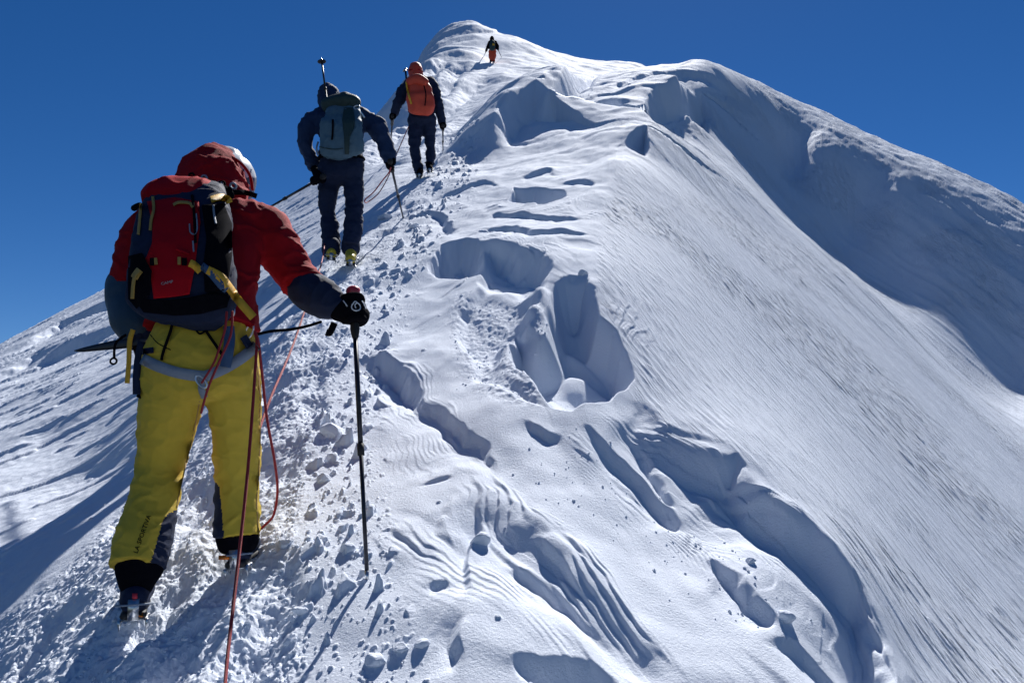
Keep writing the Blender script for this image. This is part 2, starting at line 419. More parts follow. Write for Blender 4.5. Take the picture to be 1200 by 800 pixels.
# track: trodden crust
tx = X + .02 * fbm(X * 9, Y * 9, 2, 3); ty = Y + .02 * fbm(X * 9, Y * 9, 2, 5)
r1 = 1 - np.abs(pn(tx * 9, ty * 8, 11)) * 1.6
r2 = 1 - np.abs(pn(tx * 21, ty * 19, 12)) * 1.6
r3 = pn(tx * 45, ty * 43, 13)
r4 = pn(tx * 95, ty * 95, 14)
D += m_tr * sst(22, 12, Y) * (.005 * r1 + .0055 * r2 * lod(.04) + .006 * r3 * lod(.02) + .0035 * r4 * lod(.01) + .022 * fbm(X * 2.1, Y * 2.4, 2, 15))
# far track: bigger steps so that the groove reads
D += m_tr * sst(9, 16, Y) * (.07 * pn(X * 1.4, Y * 2.2, 16) * sst(45, 30, Y) - .13)
# clods
def worley(x, y, seed, jit=.9):
    xi = np.floor(x); yi = np.floor(y); best = np.full(x.shape, 9., np.float32); rid = np.zeros(x.shape, np.float32)
    ii = xi.astype(np.int64); jj = yi.astype(np.int64)
    for a in (-1, 0, 1):
        for b in (-1, 0, 1):
            h = _perm[(_perm[(ii + a + seed * 7) & 1023] + jj + b) & 1023]
            cx_ = (xi + a + .5 + jit * (_perm[(h + 1) & 1023] / 1023. - .5)); cy_ = (yi + b + .5 + jit * (_perm[(h + 77) & 1023] / 1023. - .5))
            # facetted distance: each clod is a small tilted block
            th = h / 1023. * 6.283; ct = np.cos(th); st = np.sin(th)
            dx = (x - cx_) * ct + (y - cy_) * st; dy = -(x - cx_) * st + (y - cy_) * ct
            dd = np.maximum(np.abs(dx) * 1.0 + .35 * np.abs(dy), np.abs(dy) * 1.35)
            m = dd < best; best = np.where(m, dd, best); rid = np.where(m, h / 1023., rid)
    return best, rid
rows = np.where((m_cl.max(1) > .01) & (np.exp(AS) < 17))[0]; cols = np.where(m_cl.max(0) > .01)[0]
sl = (slice(rows[0], rows[-1] + 1), slice(cols[0], cols[-1] + 1))
for (fr, hgt, dens, sd_) in ((6.5, .036, .26, 1), (12., .022, .26, 2), (26., .009, .35, 3), (48., .004, .4, 4)):
    wx = X[sl] + .25 / fr * pn(X[sl] * fr * 2, Y[sl] * fr * 2, 31); wy = Y[sl] + .25 / fr * pn(X[sl] * fr * 2, Y[sl] * fr * 2, 32)
    d_, rid = worley(wx * fr, wy * fr, sd_)
    rr = .16 + .26 * ((rid * 7.3) % 1)
    hgtv = hgt * (.5 + ((rid * 13.7) % 1))
    D[sl] += m_cl[sl] * (rid < dens) * hgtv * sst(0, .13, rr - d_) * (1 + .8 * np.clip(rr - d_, 0, .3)) * lod(1 / fr)[sl]
# sparse crumbs everywhere on the platform and left of the track
d_, rid = worley(X * 12, Y * 12, 9)
D += np.clip(m_pl * .5 + m_lf * .8 * sst(7, 3, Y), 0, 1) * (rid < .035) * .014 * sst(0, .08, .12 + .1 * ((rid * 91) % 1) - d_) * (Y < 9)
# wind layers on the platform: contour-like steps
wph = fbm(X * .55 + .1, Y * .38, 3, 21) * .9 + Y * .8 + X * 1.0 * sst(8, 4, Y)
def saw(ph, w=.13):
    f = ph - np.floor(ph)
    return np.where(f < w, sst(0, w, f), 1 - (f - w) / (1 - w))
amp = sst(-.15, .45, fbm(X * .9, Y * .8, 2, 22))
amp2 = sst(-.1, .5, fbm(X * 1.3, Y * 1.1, 2, 23))
D += m_pl * (1 - .7 * m_cl) * (0.008 * amp * saw(wph * 2.1 + .25 * pn(X * 4, Y * 2, 28)) + .003 * amp2 * saw(wph * 5.3 + .7 * pn(X * 3, Y * 3, 24), .25) * lod(.05)) * sst(26, 16, Y)
D += m_pl * (.035 * fbm(X * 1.1, Y * .9, 3, 25) + .008 * fbm(X * 5, Y * 4, 2, 26) * sst(20, 10, Y))
D += m_pl * sst(8, 14, Y) * (.12 * fbm(X * .45 + Y * .3, Y * .3, 3, 27) + .05 * saw(wph * .9, .2) * sst(26, 18, Y))
# left flank: strips that run up with the wind
dl = ddir((40, 470), (180, 400))
a, b = rot(X, Y, dl)
nz = pn(a * .35, b * 1.6, 41) + .5 * pn(a * .9, b * 4, 42)
nz2 = pn(a * 1.4, b * 6, 43) + .5 * pn(a * 3.5, b * 14, 44)
D += m_lf * (.03 * nz * sst(3, 8, Y) + .005 * nz2 + .016 * sst(.35, .5, nz2) * sst(2.5, 6, Y))
D += m_lf * (.03 * fbm(X * .9, Y * .9, 3, 45) + .004 * pn(X * 18, Y * 18, 46))
D += m_lf * sst(14, 22, Y) * (.35 * pn(a * .12, b * .55, 47) + .12 * saw(b * .6 + pn(a * .2, b * .3, 48), .3))
# the big right-hand face: fine scoring down the wind line
df = ddir((930, 430), (1000, 512))
a, b = rot(X + .06 * pn(X * 1.2, Y * 1.2, 55), Y + .06 * pn(X * 1.2, Y * 1.2, 56), df)
q1 = pn(a * 5.5, b * 34, 51); q2 = pn(a * 2.8, b * 15, 52); q3 = pn(a * .5, b * 3.2, 53); q4 = pn(a * .15, b * .9, 54)
cov = .25 + .75 * sst(-.25, .55, fbm(X * .6, Y * .6, 3, 57))
sc = np.clip(Y / 6, .6, 3)
D += m_fc * (.0075 * sst(.28, .40, q1) * cov * lod(.03) + .006 * sst(.25, .38, q2) * cov * sst(3, 6, Y) + .016 * q3 * .5 * sst(3.5, 7, Y) + .04 * q4 * sst(5, 10, Y) + .004 * q1)
q5 = pn(a * .9, b * 6.5, 58)
D += m_fc * sst(7, 12, Y) * (.012 * sst(.2, .4, q5) + .01 * q5)
D += m_shadewall * (.035 * fbm(X * 1.6, Y * 1.6, 4, 62) + .05 * pn(a * .22, b * 1.1, 59) + .03 * pn(a * .8, b * 3.5, 60))
# summit pyramid
D += FRONT * sst(24, 32, Y) * (.14 * fbm(X * .22, Y * .2, 2, 71) + .08 * saw(X * .9 - Y * .25 + 1.2 * pn(X * .3, Y * .2, 73), .35) * sst(576, 540, PX) + .02 * fbm(X * .9, Y * .6, 2, 72))
# boot prints trodden into the track
rf = np.random.RandomState(5)
_tl = np.array(sorted(trailL, key=lambda p: p[1])); _tr = np.array(sorted(trailR, key=lambda p: p[1]))
for k in range(150):
    py = 150 + 660 * rf.rand() ** .9
    l_, r_ = np.interp(py, _tl[:, 1], _tl[:, 0]), np.interp(py, _tr[:, 1], _tr[:, 0])
    px = l_ + (r_ - l_) * np.clip(.5 + .22 * rf.randn(), .08, .95)
    y0 = W(px, py)[1]; k_ = FP / y0
    mound(px, py, .065 * k_, .15 * k_, -.020 * (.5 + rf.rand()), ang=rf.uniform(-.5, .2), pw=2.5)
    mound(px + rf.uniform(-4, 4), py + 9 * (3 / y0), .09 * k_, .05 * k_, .012 * rf.rand(), ang=rf.uniform(-.5, .2), pw=1.5)
for a_ in ((160, 722), (284, 664)): mound(a_[0], a_[1], 34, 40, -.035, pw=1.6)
Z = Z + D
# ---- mesh
def grid_mesh(name, X, Y, Z):
    ns, nu = X.shape
    me = bpy.data.meshes.new(name)
    co = np.stack([X, Y, Z], -1).reshape(-1, 3).astype(np.float32)
    idx = np.arange(ns * nu).reshape(ns, nu)
    q = np.stack([idx[:-1, :-1], idx[:-1, 1:], idx[1:, 1:], idx[1:, :-1]], -1).reshape(-1, 4)
    me.vertices.add(len(co)); me.vertices.foreach_set('co', co.ravel())
    me.loops.add(q.size); me.loops.foreach_set('vertex_index', q.ravel().astype(np.int32))
    me.polygons.add(len(q)); me.polygons.foreach_set('loop_start', (np.arange(len(q)) * 4).astype(np.int32))
    me.polygons.foreach_set('use_smooth', np.ones(len(q), dtype=bool))
    me.update(calc_edges=True)
    return me
def snow_mat():
    m = bpy.data.materials.new("wind_packed_snow"); m.use_nodes = True
    nt = m.node_tree; b = nt.nodes["Principled BSDF"]
    b.inputs['Base Color'].default_value = (.71, .76, .85, 1)
    b.inputs['Roughness'].default_value = .8
    b.inputs['Specular IOR Level'].default_value = .03
    tc = nt.nodes.new("ShaderNodeTexCoord")
    n1 = nt.nodes.new("ShaderNodeTexNoise"); n1.inputs['Scale'].default_value = 95; n1.inputs['Detail'].default_value = 6; n1.inputs['Roughness'].default_value = .72
    nt.links.new(tc.outputs['Object'], n1.inputs['Vector'])
    bp = nt.nodes.new("ShaderNodeBump"); bp.inputs['Strength'].default_value = .55; bp.inputs['Distance'].default_value = .012
    nt.links.new(n1.outputs['Fac'], bp.inputs['Height'])
    # scoring of the open face along the wind line, finer than the mesh
    at = nt.nodes.new("ShaderNodeAttribute"); at.attribute_name = "face"
    r_ = nt.nodes.new("ShaderNodeMapping"); r_.inputs['Rotation'].default_value = (0, 0, -math.atan2(df[1], df[0]))
    nt.links.new(tc.outputs['Object'], r_.inputs['Vector'])
    s_ = nt.nodes.new("ShaderNodeMapping"); s_.inputs['Scale'].default_value = (7, 62, 0)
    nt.links.new(r_.outputs[0], s_.inputs['Vector'])
    n2 = nt.nodes.new("ShaderNodeTexNoise"); n2.inputs['Scale'].default_value = 1.0; n2.inputs['Detail'].default_value = 3; n2.inputs['Roughness'].default_value = .6
    nt.links.new(s_.outputs[0], n2.inputs['Vector'])
    rp = nt.nodes.new("ShaderNodeValToRGB"); rp.color_ramp.elements[0].position = .52; rp.color_ramp.elements[1].position = .60
    nt.links.new(n2.outputs['Fac'], rp.inputs['Fac'])
    ml = nt.nodes.new("ShaderNodeMath"); ml.operation = 'MULTIPLY'
    nt.links.new(rp.outputs[0], ml.inputs[0]); nt.links.new(at.outputs['Fac'], ml.inputs[1])
    b2 = nt.nodes.new("ShaderNodeBump"); b2.inputs['Strength'].default_value = 1.0; b2.inputs['Distance'].default_value = .009
    nt.links.new(ml.outputs[0], b2.inputs['Height']); nt.links.new(bp.outputs[0], b2.inputs['Normal'])
    nt.links.new(b2.outputs[0], b.inputs['Normal'])
    return m
M_SNOW = snow_mat()
me = grid_mesh("snow_ground", X, Y, Z + CAMZ)
me.materials.append(M_SNOW)
at_ = me.attributes.new('face', 'FLOAT', 'POINT'); at_.data.foreach_set('value', (m_fc * cov).astype(np.float32).ravel())
ground = bpy.data.objects.new("ground", me); link(ground)
tag(ground, kind='structure')
S2_sorted = AS
def ground_z(x, y):
    u = x / y; s = math.log(y)
    j = int(np.clip(np.searchsorted(AS, s) - 1, 0, len(AS) - 2)); i = int(np.clip(np.searchsorted(AU, u) - 1, 0, len(AU) - 2))
    a = (u - AU[i]) / (AU[i + 1] - AU[i]); b = (s - AS[j]) / (AS[j + 1] - AS[j])
    return float((Z[j, i] * (1 - a) + Z[j, i + 1] * a) * (1 - b) + (Z[j + 1, i] * (1 - a) + Z[j + 1, i + 1] * a) * b) + CAMZ
# ================================================================ modelling helpers for people and gear
from mathutils.bvhtree import BVHTree
def V(t): return P(t[0], t[1], t[2])
def px2m(r, d): return r * d / FP
def loft(bm, pts, seg=20, n=5, side=(1, 0, 0), power=2.0, cap=True):
    """pts: (x, y, z, r_side, r_depth); elliptical tube through the points with rounded ends"""
    q = catmull(pts, n)
    C_ = q[:, :3]; ra = np.abs(q[:, 3]); rb = np.abs(q[:, 4])
    T = np.gradient(C_, axis=0)
    rings = []
    sv = Vector(side)
    idx = list(range(len(q)))
    seq = []
    if cap:
        t0 = Vector(T[0]).normalized(); t1 = Vector(T[-1]).normalized()
        for s_ in (.25, .6, .88): seq.append((0, -math.sqrt(max(0, 1 - s_ * s_)) * .8, s_))
    for i in idx: seq.append((i, 0, 1))
    if cap:
        for s_ in (.88, .6, .25): seq.append((len(q) - 1, math.sqrt(max(0, 1 - s_ * s_)) * .8, s_))
    for i, off, s_ in seq:
        t = Vector(T[i]).normalized()
        a = (sv - t * sv.dot(t))
        if a.length < 1e-4: a = t.orthogonal()
        a.normalize(); b = t.cross(a)
        m = min(ra[i], rb[i])
        cc = Vector(C_[i]) + t * off * m
        ring = []
        for k in range(seg):
            th = 2 * math.pi * k / seg; ct, st = math.cos(th), math.sin(th)
            ex = 2 / power
            x = abs(ct) ** ex * (1 if ct >= 0 else -1); y = abs(st) ** ex * (1 if st >= 0 else -1)
            ring.append(bm.verts.new(cc + a * (x * ra[i] * s_) + b * (y * rb[i] * s_)))
        rings.append(ring)
    for r0, r1 in zip(rings[:-1], rings[1:]):
        for k in range(seg):
            bm.faces.new((r0[k], r0[(k + 1) % seg], r1[(k + 1) % seg], r1[k]))
    bm.faces.new(rings[0][::-1]); bm.faces.new(rings[-1])
def L(px, py, d, r, k=1.0):
    v = P(px, py, d); m = px2m(r, d)
    return (v.x, v.y, v.z, m, m * k)
def bm_mesh(bm, name):
    bmesh.ops.recalc_face_normals(bm, faces=bm.faces)
    me = bpy.data.meshes.new(name); bm.to_mesh(me); bm.free()
    return me
def apply_mods(me, mods):
    o = bpy.data.objects.new("temporary", me); COL.objects.link(o)
    for typ, kw in mods:
        m = o.modifiers.new(typ, typ)
        for k, v in kw.items(): setattr(m, k, v)
    dg = bpy.context.evaluated_depsgraph_get()
    r = bpy.data.meshes.new_from_object(o.evaluated_get(dg))
    bpy.data.objects.remove(o)
    return r
def n3(p, f, s=0):
    return (pn(p[:, 0] * f + 3.1, p[:, 2] * f, s) + pn(p[:, 1] * f, p[:, 2] * f + 5.7, s + 1) + pn(p[:, 0] * f, p[:, 1] * f + 9.1, s + 2)) * .62
def remesh(bm, name, vox, smooth=3, folds=(), shift=0.0):
    me = bm_mesh(bm, name)
    me = apply_mods(me, [('REMESH', dict(mode='VOXEL', voxel_size=vox, use_smooth_shade=True)), ('SMOOTH', dict(factor=.5, iterations=smooth))])
    me.name = name
    n = len(me.vertices)
    co = np.empty(n * 3, np.float32); me.vertices.foreach_get('co', co); co = co.reshape(-1, 3)
    no = np.empty(n * 3, np.float32); me.vertex_normals.foreach_get('vector', no); no = no.reshape(-1, 3)
    dd = np.full(n, shift, np.float32)
    for i, (amp, f, stretch, kind) in enumerate(folds):
        q = co.copy().astype(float); q[:, 2] *= stretch
        w = .03 * np.stack([n3(co, 9, 5 + i), n3(co, 9, 8 + i), n3(co, 9, 11 + i)], 1); q = q + w
        v = n3(q, f, 90 + i * 7)
        if kind == 'ridge': v = 1 - np.clip(np.abs(v) * 3.2, 0, 1) ** .7 - .3
        dd += amp * v
    co = co + no * dd[:, None]
    me.vertices.foreach_set('co', co.ravel()); me.update()
    return me
def pix(co):
    """world point array -> photo pixel"""
    x, y, z = co[:, 0], co[:, 1], co[:, 2] - CAMZ
    f = CP * y + SP_ * z
    return 600 + FP * x / f, 400 - FP * (CP * z - SP_ * y) / f
def paint(me, mats, fn):
    """material slots by face centre"""
    for m in mats: me.materials.append(m)
    n = len(me.polygons); c_ = np.empty(n * 3, np.float32); me.polygons.foreach_get('center', c_); c_ = c_.reshape(-1, 3)
    x, y = pix(c_)
    idx = fn(x, y, c_).astype(np.int32)
    me.polygons.foreach_set('material_index', idx); me.update()
def put(name, me, mat, parent):
    """link a mesh given in world coordinates under a thing"""
    off = Vector((0, 0, 0)); p = parent
    while p is not None: off += p.location; p = p.parent
    me.transform(Matrix.Translation(-off))
    if mat is not None: me.materials.append(mat)
    me.name = name
    o = bpy.data.objects.new(name, me)
    me.polygons.foreach_set('use_smooth', np.ones(len(me.polygons), dtype=bool))
    link(o, parent); return o
def root(name, loc, label, cat, group=None):
    o = bpy.data.objects.new(name, None); o.location = loc; o.empty_display_size = .1
    link(o); tag(o, label, cat, group); return o
def tube_mesh(pts, r, seg=8, n=6, r1=None, power=2.0):
    bm = bmesh.new(); m = len(pts)
    loft(bm, [(*p, r if r1 is None else r + (r1 - r) * i / (m - 1), r if r1 is None else r + (r1 - r) * i / (m - 1)) for i, p in enumerate(pts)], seg=seg, n=n, side=(.3, .9, .2), power=power)
    return bm
def tube(name, pts, r, mat, parent, seg=8, n=6, r1=None):
    return put(name, bm_mesh(tube_mesh(pts, r, seg, n, r1), name), mat, parent)
def bvh_of(objs):
    vs = []; fs = []
    for o in objs:
        off = Vector((0, 0, 0)); p = o
        while p is not None: off += p.location; p = p.parent
        k = len(vs); vs += [v.co + off for v in o.data.vertices]; fs += [[i + k for i in f.vertices] for f in o.data.polygons]
    return BVHTree.FromPolygons(vs, fs)
CAMV = Vector((0, 0, CAMZ))
def drop(bvh, px, py, dflt, lift):
    """where a point of the pattern lies on the garment under it"""
    d = (P(px, py, 1.0) - CAMV).normalized()
    h = bvh.ray_cast(CAMV, d)
    if h[0] is None or abs(h[0].y - dflt) > .45: return P(px, py, dflt) - d * lift
    return h[0] - d * lift
def band_mesh(pts, wid, th, bvh=None, dflt=2.6, lift=.006, n=8, twist=None):
    """webbing: flat strip through photo points (px, py[, depth]), width in px, thickness in m, laid on the surface below"""
    q = catmull([(p[0], p[1], (p[2] if len(p) > 2 else dflt)) for p in pts], n)
    bm = bmesh.new(); rows = []
    T = np.gradient(q[:, :2], axis=0)
    cen = []
    for i in range(len(q)):
        tx_, ty_ = T[i] / (np.linalg.norm(T[i]) + 1e-9); nx, ny = -ty_, tx_
        row = []
        for s_ in (-.5, 0, .5):
            x = q[i, 0] + nx * wid * s_; y = q[i, 1] + ny * wid * s_
            pnt = drop(bvh, x, y, q[i, 2], lift) if bvh else P(x, y, q[i, 2])
            row.append(pnt)
        cen.append(row)
    # smooth depth so the strip bridges hollows
    dist = np.array([[(v - CAMV).length for v in r] for r in cen])
    k = np.ones(3) / 3
    for c_ in range(3):
        dd = np.convolve(np.pad(dist[:, c_], 1, mode='edge'), k, 'valid'); dist[:, c_] = np.minimum(dist[:, c_], dd)
    for i, r in enumerate(cen):
        rr = []
        for j, v in enumerate(r):
            dr = (v - CAMV).normalized()
            rr.append((bm.verts.new(CAMV + dr * dist[i, j]), bm.verts.new(CAMV + dr * (dist[i, j] + th))))
        rows.append(rr)
    for a, b in zip(rows[:-1], rows[1:]):
        for j in range(2):
            bm.faces.new((a[j][0], a[j + 1][0], b[j + 1][0], b[j][0]))
            bm.faces.new((a[j][1], b[j][1], b[j + 1][1], a[j + 1][1]))
        bm.faces.new((a[0][0], b[0][0], b[0][1], a[0][1])); bm.faces.new((a[2][0], a[2][1], b[2][1], b[2][0]))
    for r in (rows[0], rows[-1]):
        bm.faces.new((r[0][0], r[0][1], r[1][1], r[1][0])); bm.faces.new((r[1][0], r[1][1], r[2][1], r[2][0]))
    return bm_mesh(bm, "webbing")
def patch_mesh(poly, th, bvh, dflt, lift, step=4.0):
    """cloth panel: polygon in photo px filled with a fine grid, laid on the surface below"""
    xs = [p[0] for p in poly]; ys = [p[1] for p in poly]
    bm = bmesh.new()
    vs = [bm.verts.new((p[0], p[1], 0)) for p in poly]; bm.faces.new(vs)
    x = min(xs) + step
    while x < max(xs):
        bmesh.ops.bisect_plane(bm, geom=bm.verts[:] + bm.edges[:] + bm.faces[:], plane_co=(x, 0, 0), plane_no=(1, 0, 0)); x += step
    y = min(ys) + step
    while y < max(ys):
        bmesh.ops.bisect_plane(bm, geom=bm.verts[:] + bm.edges[:] + bm.faces[:], plane_co=(0, y, 0), plane_no=(0, 1, 0)); y += step
    for v in bm.verts: v.co = drop(bvh, v.co.x, v.co.y, dflt, lift)
    ctr = sum((v.co for v in bm.verts), Vector()) / len(bm.verts)
    ax = (ctr - CAMV).normalized()
    r = bmesh.ops.extrude_face_region(bm, geom=bm.faces[:])
    for v in [g for g in r['geom'] if isinstance(g, bmesh.types.BMVert)]: v.co += ax * th
    return bm_mesh(bm, "panel")
def join_bm(*bms):
    out = bmesh.new()
    for b in bms:
        me = bpy.data.meshes.new("t"); b.to_mesh(me); b.free(); out.from_mesh(me); bpy.data.meshes.remove(me)
    return out
def cone(bm, a, b, r0, r1, seg=6):
    a, b = Vector(a), Vector(b); t = (b - a).normalized(); s_ = t.orthogonal().normalized(); u_ = t.cross(s_)
    A = [bm.verts.new(a + (s_ * math.cos(k * 6.2832 / seg) + u_ * math.sin(k * 6.2832 / seg)) * r0) for k in range(seg)]
    B = [bm.verts.new(b + (s_ * math.cos(k * 6.2832 / seg) + u_ * math.sin(k * 6.2832 / seg)) * r1) for k in range(seg)]
    for k in range(seg): bm.faces.new((A[k], A[(k + 1) % seg], B[(k + 1) % seg], B[k]))
    bm.faces.new(A[::-1]); bm.faces.new(B)
def box(bm, c_, ax, ay, az):
    c_, ax, ay, az = Vector(c_), Vector(ax), Vector(ay), Vector(az)
    v = [bm.verts.new(c_ + ax * i + ay * j + az * k) for i in (-1, 1) for j in (-1, 1) for k in (-1, 1)]
    for f in ((0, 1, 3, 2), (4, 6, 7, 5), (0, 4, 5, 1), (2, 3, 7, 6), (0, 2, 6, 4), (1, 5, 7, 3)): bm.faces.new([v[i] for i in f])
def ring_mesh(c_, a, b, ra, rb, r, seg=24, s2=6):
    """oval wire ring (carabiner, strap loop)"""
    bm = bmesh.new(); rings = []
    a, b = Vector(a).normalized(), Vector(b).normalized(); nrm = a.cross(b)
    for i in range(seg):
        th = 2 * math.pi * i / seg; o = Vector(c_) + a * ra * math.cos(th) + b * rb * math.sin(th)
        rd = (a * math.cos(th) / ra + b * math.sin(th) / rb).normalized()
        rings.append([bm.verts.new(o + (rd * math.cos(k * 6.2832 / s2) + nrm * math.sin(k * 6.2832 / s2)) * r) for k in range(s2)])
    for i in range(seg):
        A, B = rings[i], rings[(i + 1) % seg]
        for k in range(s2): bm.faces.new((A[k], A[(k + 1) % s2], B[(k + 1) % s2], B[k]))
    return bm_mesh(bm, "ring")
def gripping_hand(wrist, C0, A, R, fr=.0125, gap=.024, toward=None, vox=.004, cuff=None, thumb_up=True):
    """glove: palm, four fingers curled round an axis A through C0, thumb closing from the side"""
    A = Vector(A).normalized(); C0 = Vector(C0); wrist = Vector(wrist)
    back = (wrist - C0); back = (back - A * back.dot(A)).normalized()     # from the shaft to the palm side
    sd = A.cross(back).normalized()
    bm = bmesh.new()
    palm_c = C0 + back * (R + fr * .9)
    w = gap * 2.0
    # palm: wrist to knuckles
    ring = lambda p, ra, rb: (p.x, p.y, p.z, ra, rb)
    loft(bm, [ring(wrist, .034, .026), ring(wrist.lerp(palm_c, .5), .040, .024), ring(palm_c + sd * .004, .046, .022), ring(palm_c + sd * (R + .012), .044, .018)], side=A, seg=16, n=4)
    lens = [.92, 1.0, .97, .82]
    for k in range(4):
        off = A * ((k - 1.5) * gap)
        pts = []
        for j, th in enumerate((20, 62, 108, 155, 200)):
            a = math.radians(th * lens[k] if j else th)
            rr = R + fr * (1.15 if j == 0 else .95)
            p = C0 + off + back * (math.cos(a) * rr) + sd * (math.sin(a) * rr)
            pts.append((p.x, p.y, p.z, fr * (1.1 - .07 * j), fr * (1.1 - .07 * j)))
        loft(bm, pts, seg=10, n=3, side=A)
    s_ = 1 if thumb_up else -1
    pts = []
    for th, o, r_ in ((-5, 1.0, 1.3), (-50, 1.7, 1.2), (-95, 1.9, 1.1), (-140, 1.7, .95)):
        a = math.radians(th); rr = R + fr * 1.1
        p = C0 + A * (s_ * gap * o) + back * (math.cos(a) * rr) + sd * (math.sin(a) * rr)
        pts.append((p.x, p.y, p.z, fr * r_, fr * r_))
    loft(bm, pts, seg=10, n=3, side=A)
    return bm
# ---- pole
def trekking_pole(top, tip, label, mats, cat="trekking pole", grip_col=None, basket=True, s_=1.0, group=None, strap=False):
    top, tip = Vector(top), Vector(tip); t = root("trekking_pole", tip, label, cat, group)
    ax = (top - tip); ln = ax.length; ax.normalize()
    f = lambda a: tip + ax * (ln * a)
    bm = bmesh.new(); cone(bm, f(.05), f(.46), .0062 * s_, .0068 * s_, 10); put("lower_shaft", bm_mesh(bm, "x"), mats['shaft'], t)
    bm = bmesh.new(); cone(bm, f(.44), f(.85), .0080 * s_, .0080 * s_, 10); put("upper_shaft", bm_mesh(bm, "x"), mats['shaft'], t)
    bm = bmesh.new(); cone(bm, f(.425), f(.465), .0105 * s_, .0115 * s_, 10); put("clamp", bm_mesh(bm, "x"), mats['black'], t)
    bm = bmesh.new(); cone(bm, f(0), f(.02), .0022 * s_, .004 * s_, 6); cone(bm, f(.02), f(.055), .005 * s_, .0075 * s_, 8); put("tip", bm_mesh(bm, "x"), mats['steel'], t)
    if basket:
        bm = bmesh.new(); cone(bm, f(.055), f(.06), .030 * s_, .024 * s_, 14); cone(bm, f(.05), f(.075), .010 * s_, .009 * s_, 10); put("basket", bm_mesh(bm, "x"), mats['black'], t)
    bm = bmesh.new()
    pts = [(.84, .011), (.87, .0155), (.90, .013), (.93, .0155), (.96, .014), (.985, .019), (1.0, .016)]
    loft(bm, [(*f(a), r * s_, r * s_) for a, r in pts], seg=12, n=3)
    put("grip", bm_mesh(bm, "x"), mats['foam'], t)
    if grip_col is not None:
        bm = bmesh.new(); loft(bm, [(*f(.99), .020 * s_, .016 * s_), (*(f(1.012)), .024 * s_, .02 * s_)], seg=12, n=3); put("grip_cap", bm_mesh(bm, "x"), grip_col, t)
    return t
# ================================================================ materials for clothing and gear
M = dict(
    red=new_mat("red_shell_fabric", (.30, .006, .012), .8, noise=.14, nscale=30, bump=.35, bscale=500, spec=.1),
    red_pack=new_mat("bright_red_pack_fabric", (.40, .004, .012), .8, noise=.1, nscale=60, bump=.3, bscale=700, spec=.1),
    yellow=new_mat("mustard_trouser_fabric", (.60, .42, .045), .75, noise=.14, nscale=18, bump=.4, bscale=450, spec=.25),
    navy=new_mat("navy_fabric", (.011, .019, .050), .8, noise=.3, nscale=40, bump=.25, bscale=500, spec=.2),
    black=new_mat("black_fabric", (.005, .005, .008), .95, noise=.25, nscale=60, bump=.2, bscale=500, spec=.02),
    blue_jacket=new_mat("dark_blue_shell", (.014, .032, .085), .75, noise=.25, nscale=30, bump=.25, bscale=400, spec=.2),
    teal=new_mat("dark_teal_fabric", (.014, .045, .085), .6, noise=.2, nscale=30, bump=.25, bscale=450),
    blue_grey=new_mat("blue_grey_softshell", (.06, .125, .18), .7, noise=.15, nscale=25, bump=.25, bscale=300),
    dark_green=new_mat("dark_green_pack_fabric", (.012, .035, .035), .65, noise=.2, nscale=40, bump=.25, bscale=400),
    orange=new_mat("orange_red_pack_fabric", (.58, .06, .025), .6, noise=.12, nscale=40, bump=.25, bscale=400),
    webbing=new_mat("yellow_webbing", (.72, .38, .02), .6, noise=.12, nscale=120, bump=.3, bscale=1400),
    tan=new_mat("tan_webbing", (.42, .25, .05), .65, noise=.15, nscale=120, bump=.3, bscale=1400),
    grey=new_mat("grey_harness_webbing", (.22, .26, .33), .6, noise=.12, nscale=90, bump=.3, bscale=1200),
    blue_sling=new_mat("blue_sling", (.03, .075, .17), .6, noise=.12, nscale=90),
    steel=new_mat("steel", (.55, .56, .58), .32, metal=1.0, noise=.1, nscale=60),
    alu=new_mat("brushed_aluminium", (.75, .76, .78), .3, metal=1.0),
    rope=new_mat("red_rope", (.32, .012, .02), .7, noise=.4, nscale=260, bump=.5, bscale=900),
    shell=new_mat("white_helmet_shell", (.62, .64, .66), .25, noise=.05, nscale=10),
    helmet_dark=new_mat("blue_helmet_shell", (.015, .02, .06), .3),
    rubber=new_mat("black_rubber", (.012, .012, .014), .7, noise=.2, nscale=80),
    yellow_boot=new_mat("yellow_boot_fabric", (.50, .38, .03), .6, noise=.2, nscale=60, bump=.2, bscale=300),
    skin=new_mat("skin", (.42, .22, .15), .5, noise=.08, nscale=30),
    white_mark=new_mat("white_print", (.70, .72, .75), .6),
    grey_mark=new_mat("grey_print", (.34, .33, .36), .6),
    shaft=new_mat("dark_anodised_shaft", (.018, .020, .030), .35, metal=.4),
    foam=new_mat("black_foam_grip", (.010, .010, .012), .8, bump=.3, bscale=300),
    orange_metal=new_mat("orange_anodised_metal", (.60, .16, .02), .35, metal=.6),
    red_plastic=new_mat("red_plastic", (.62, .03, .05), .4),
    snow=M_SNOW,
)
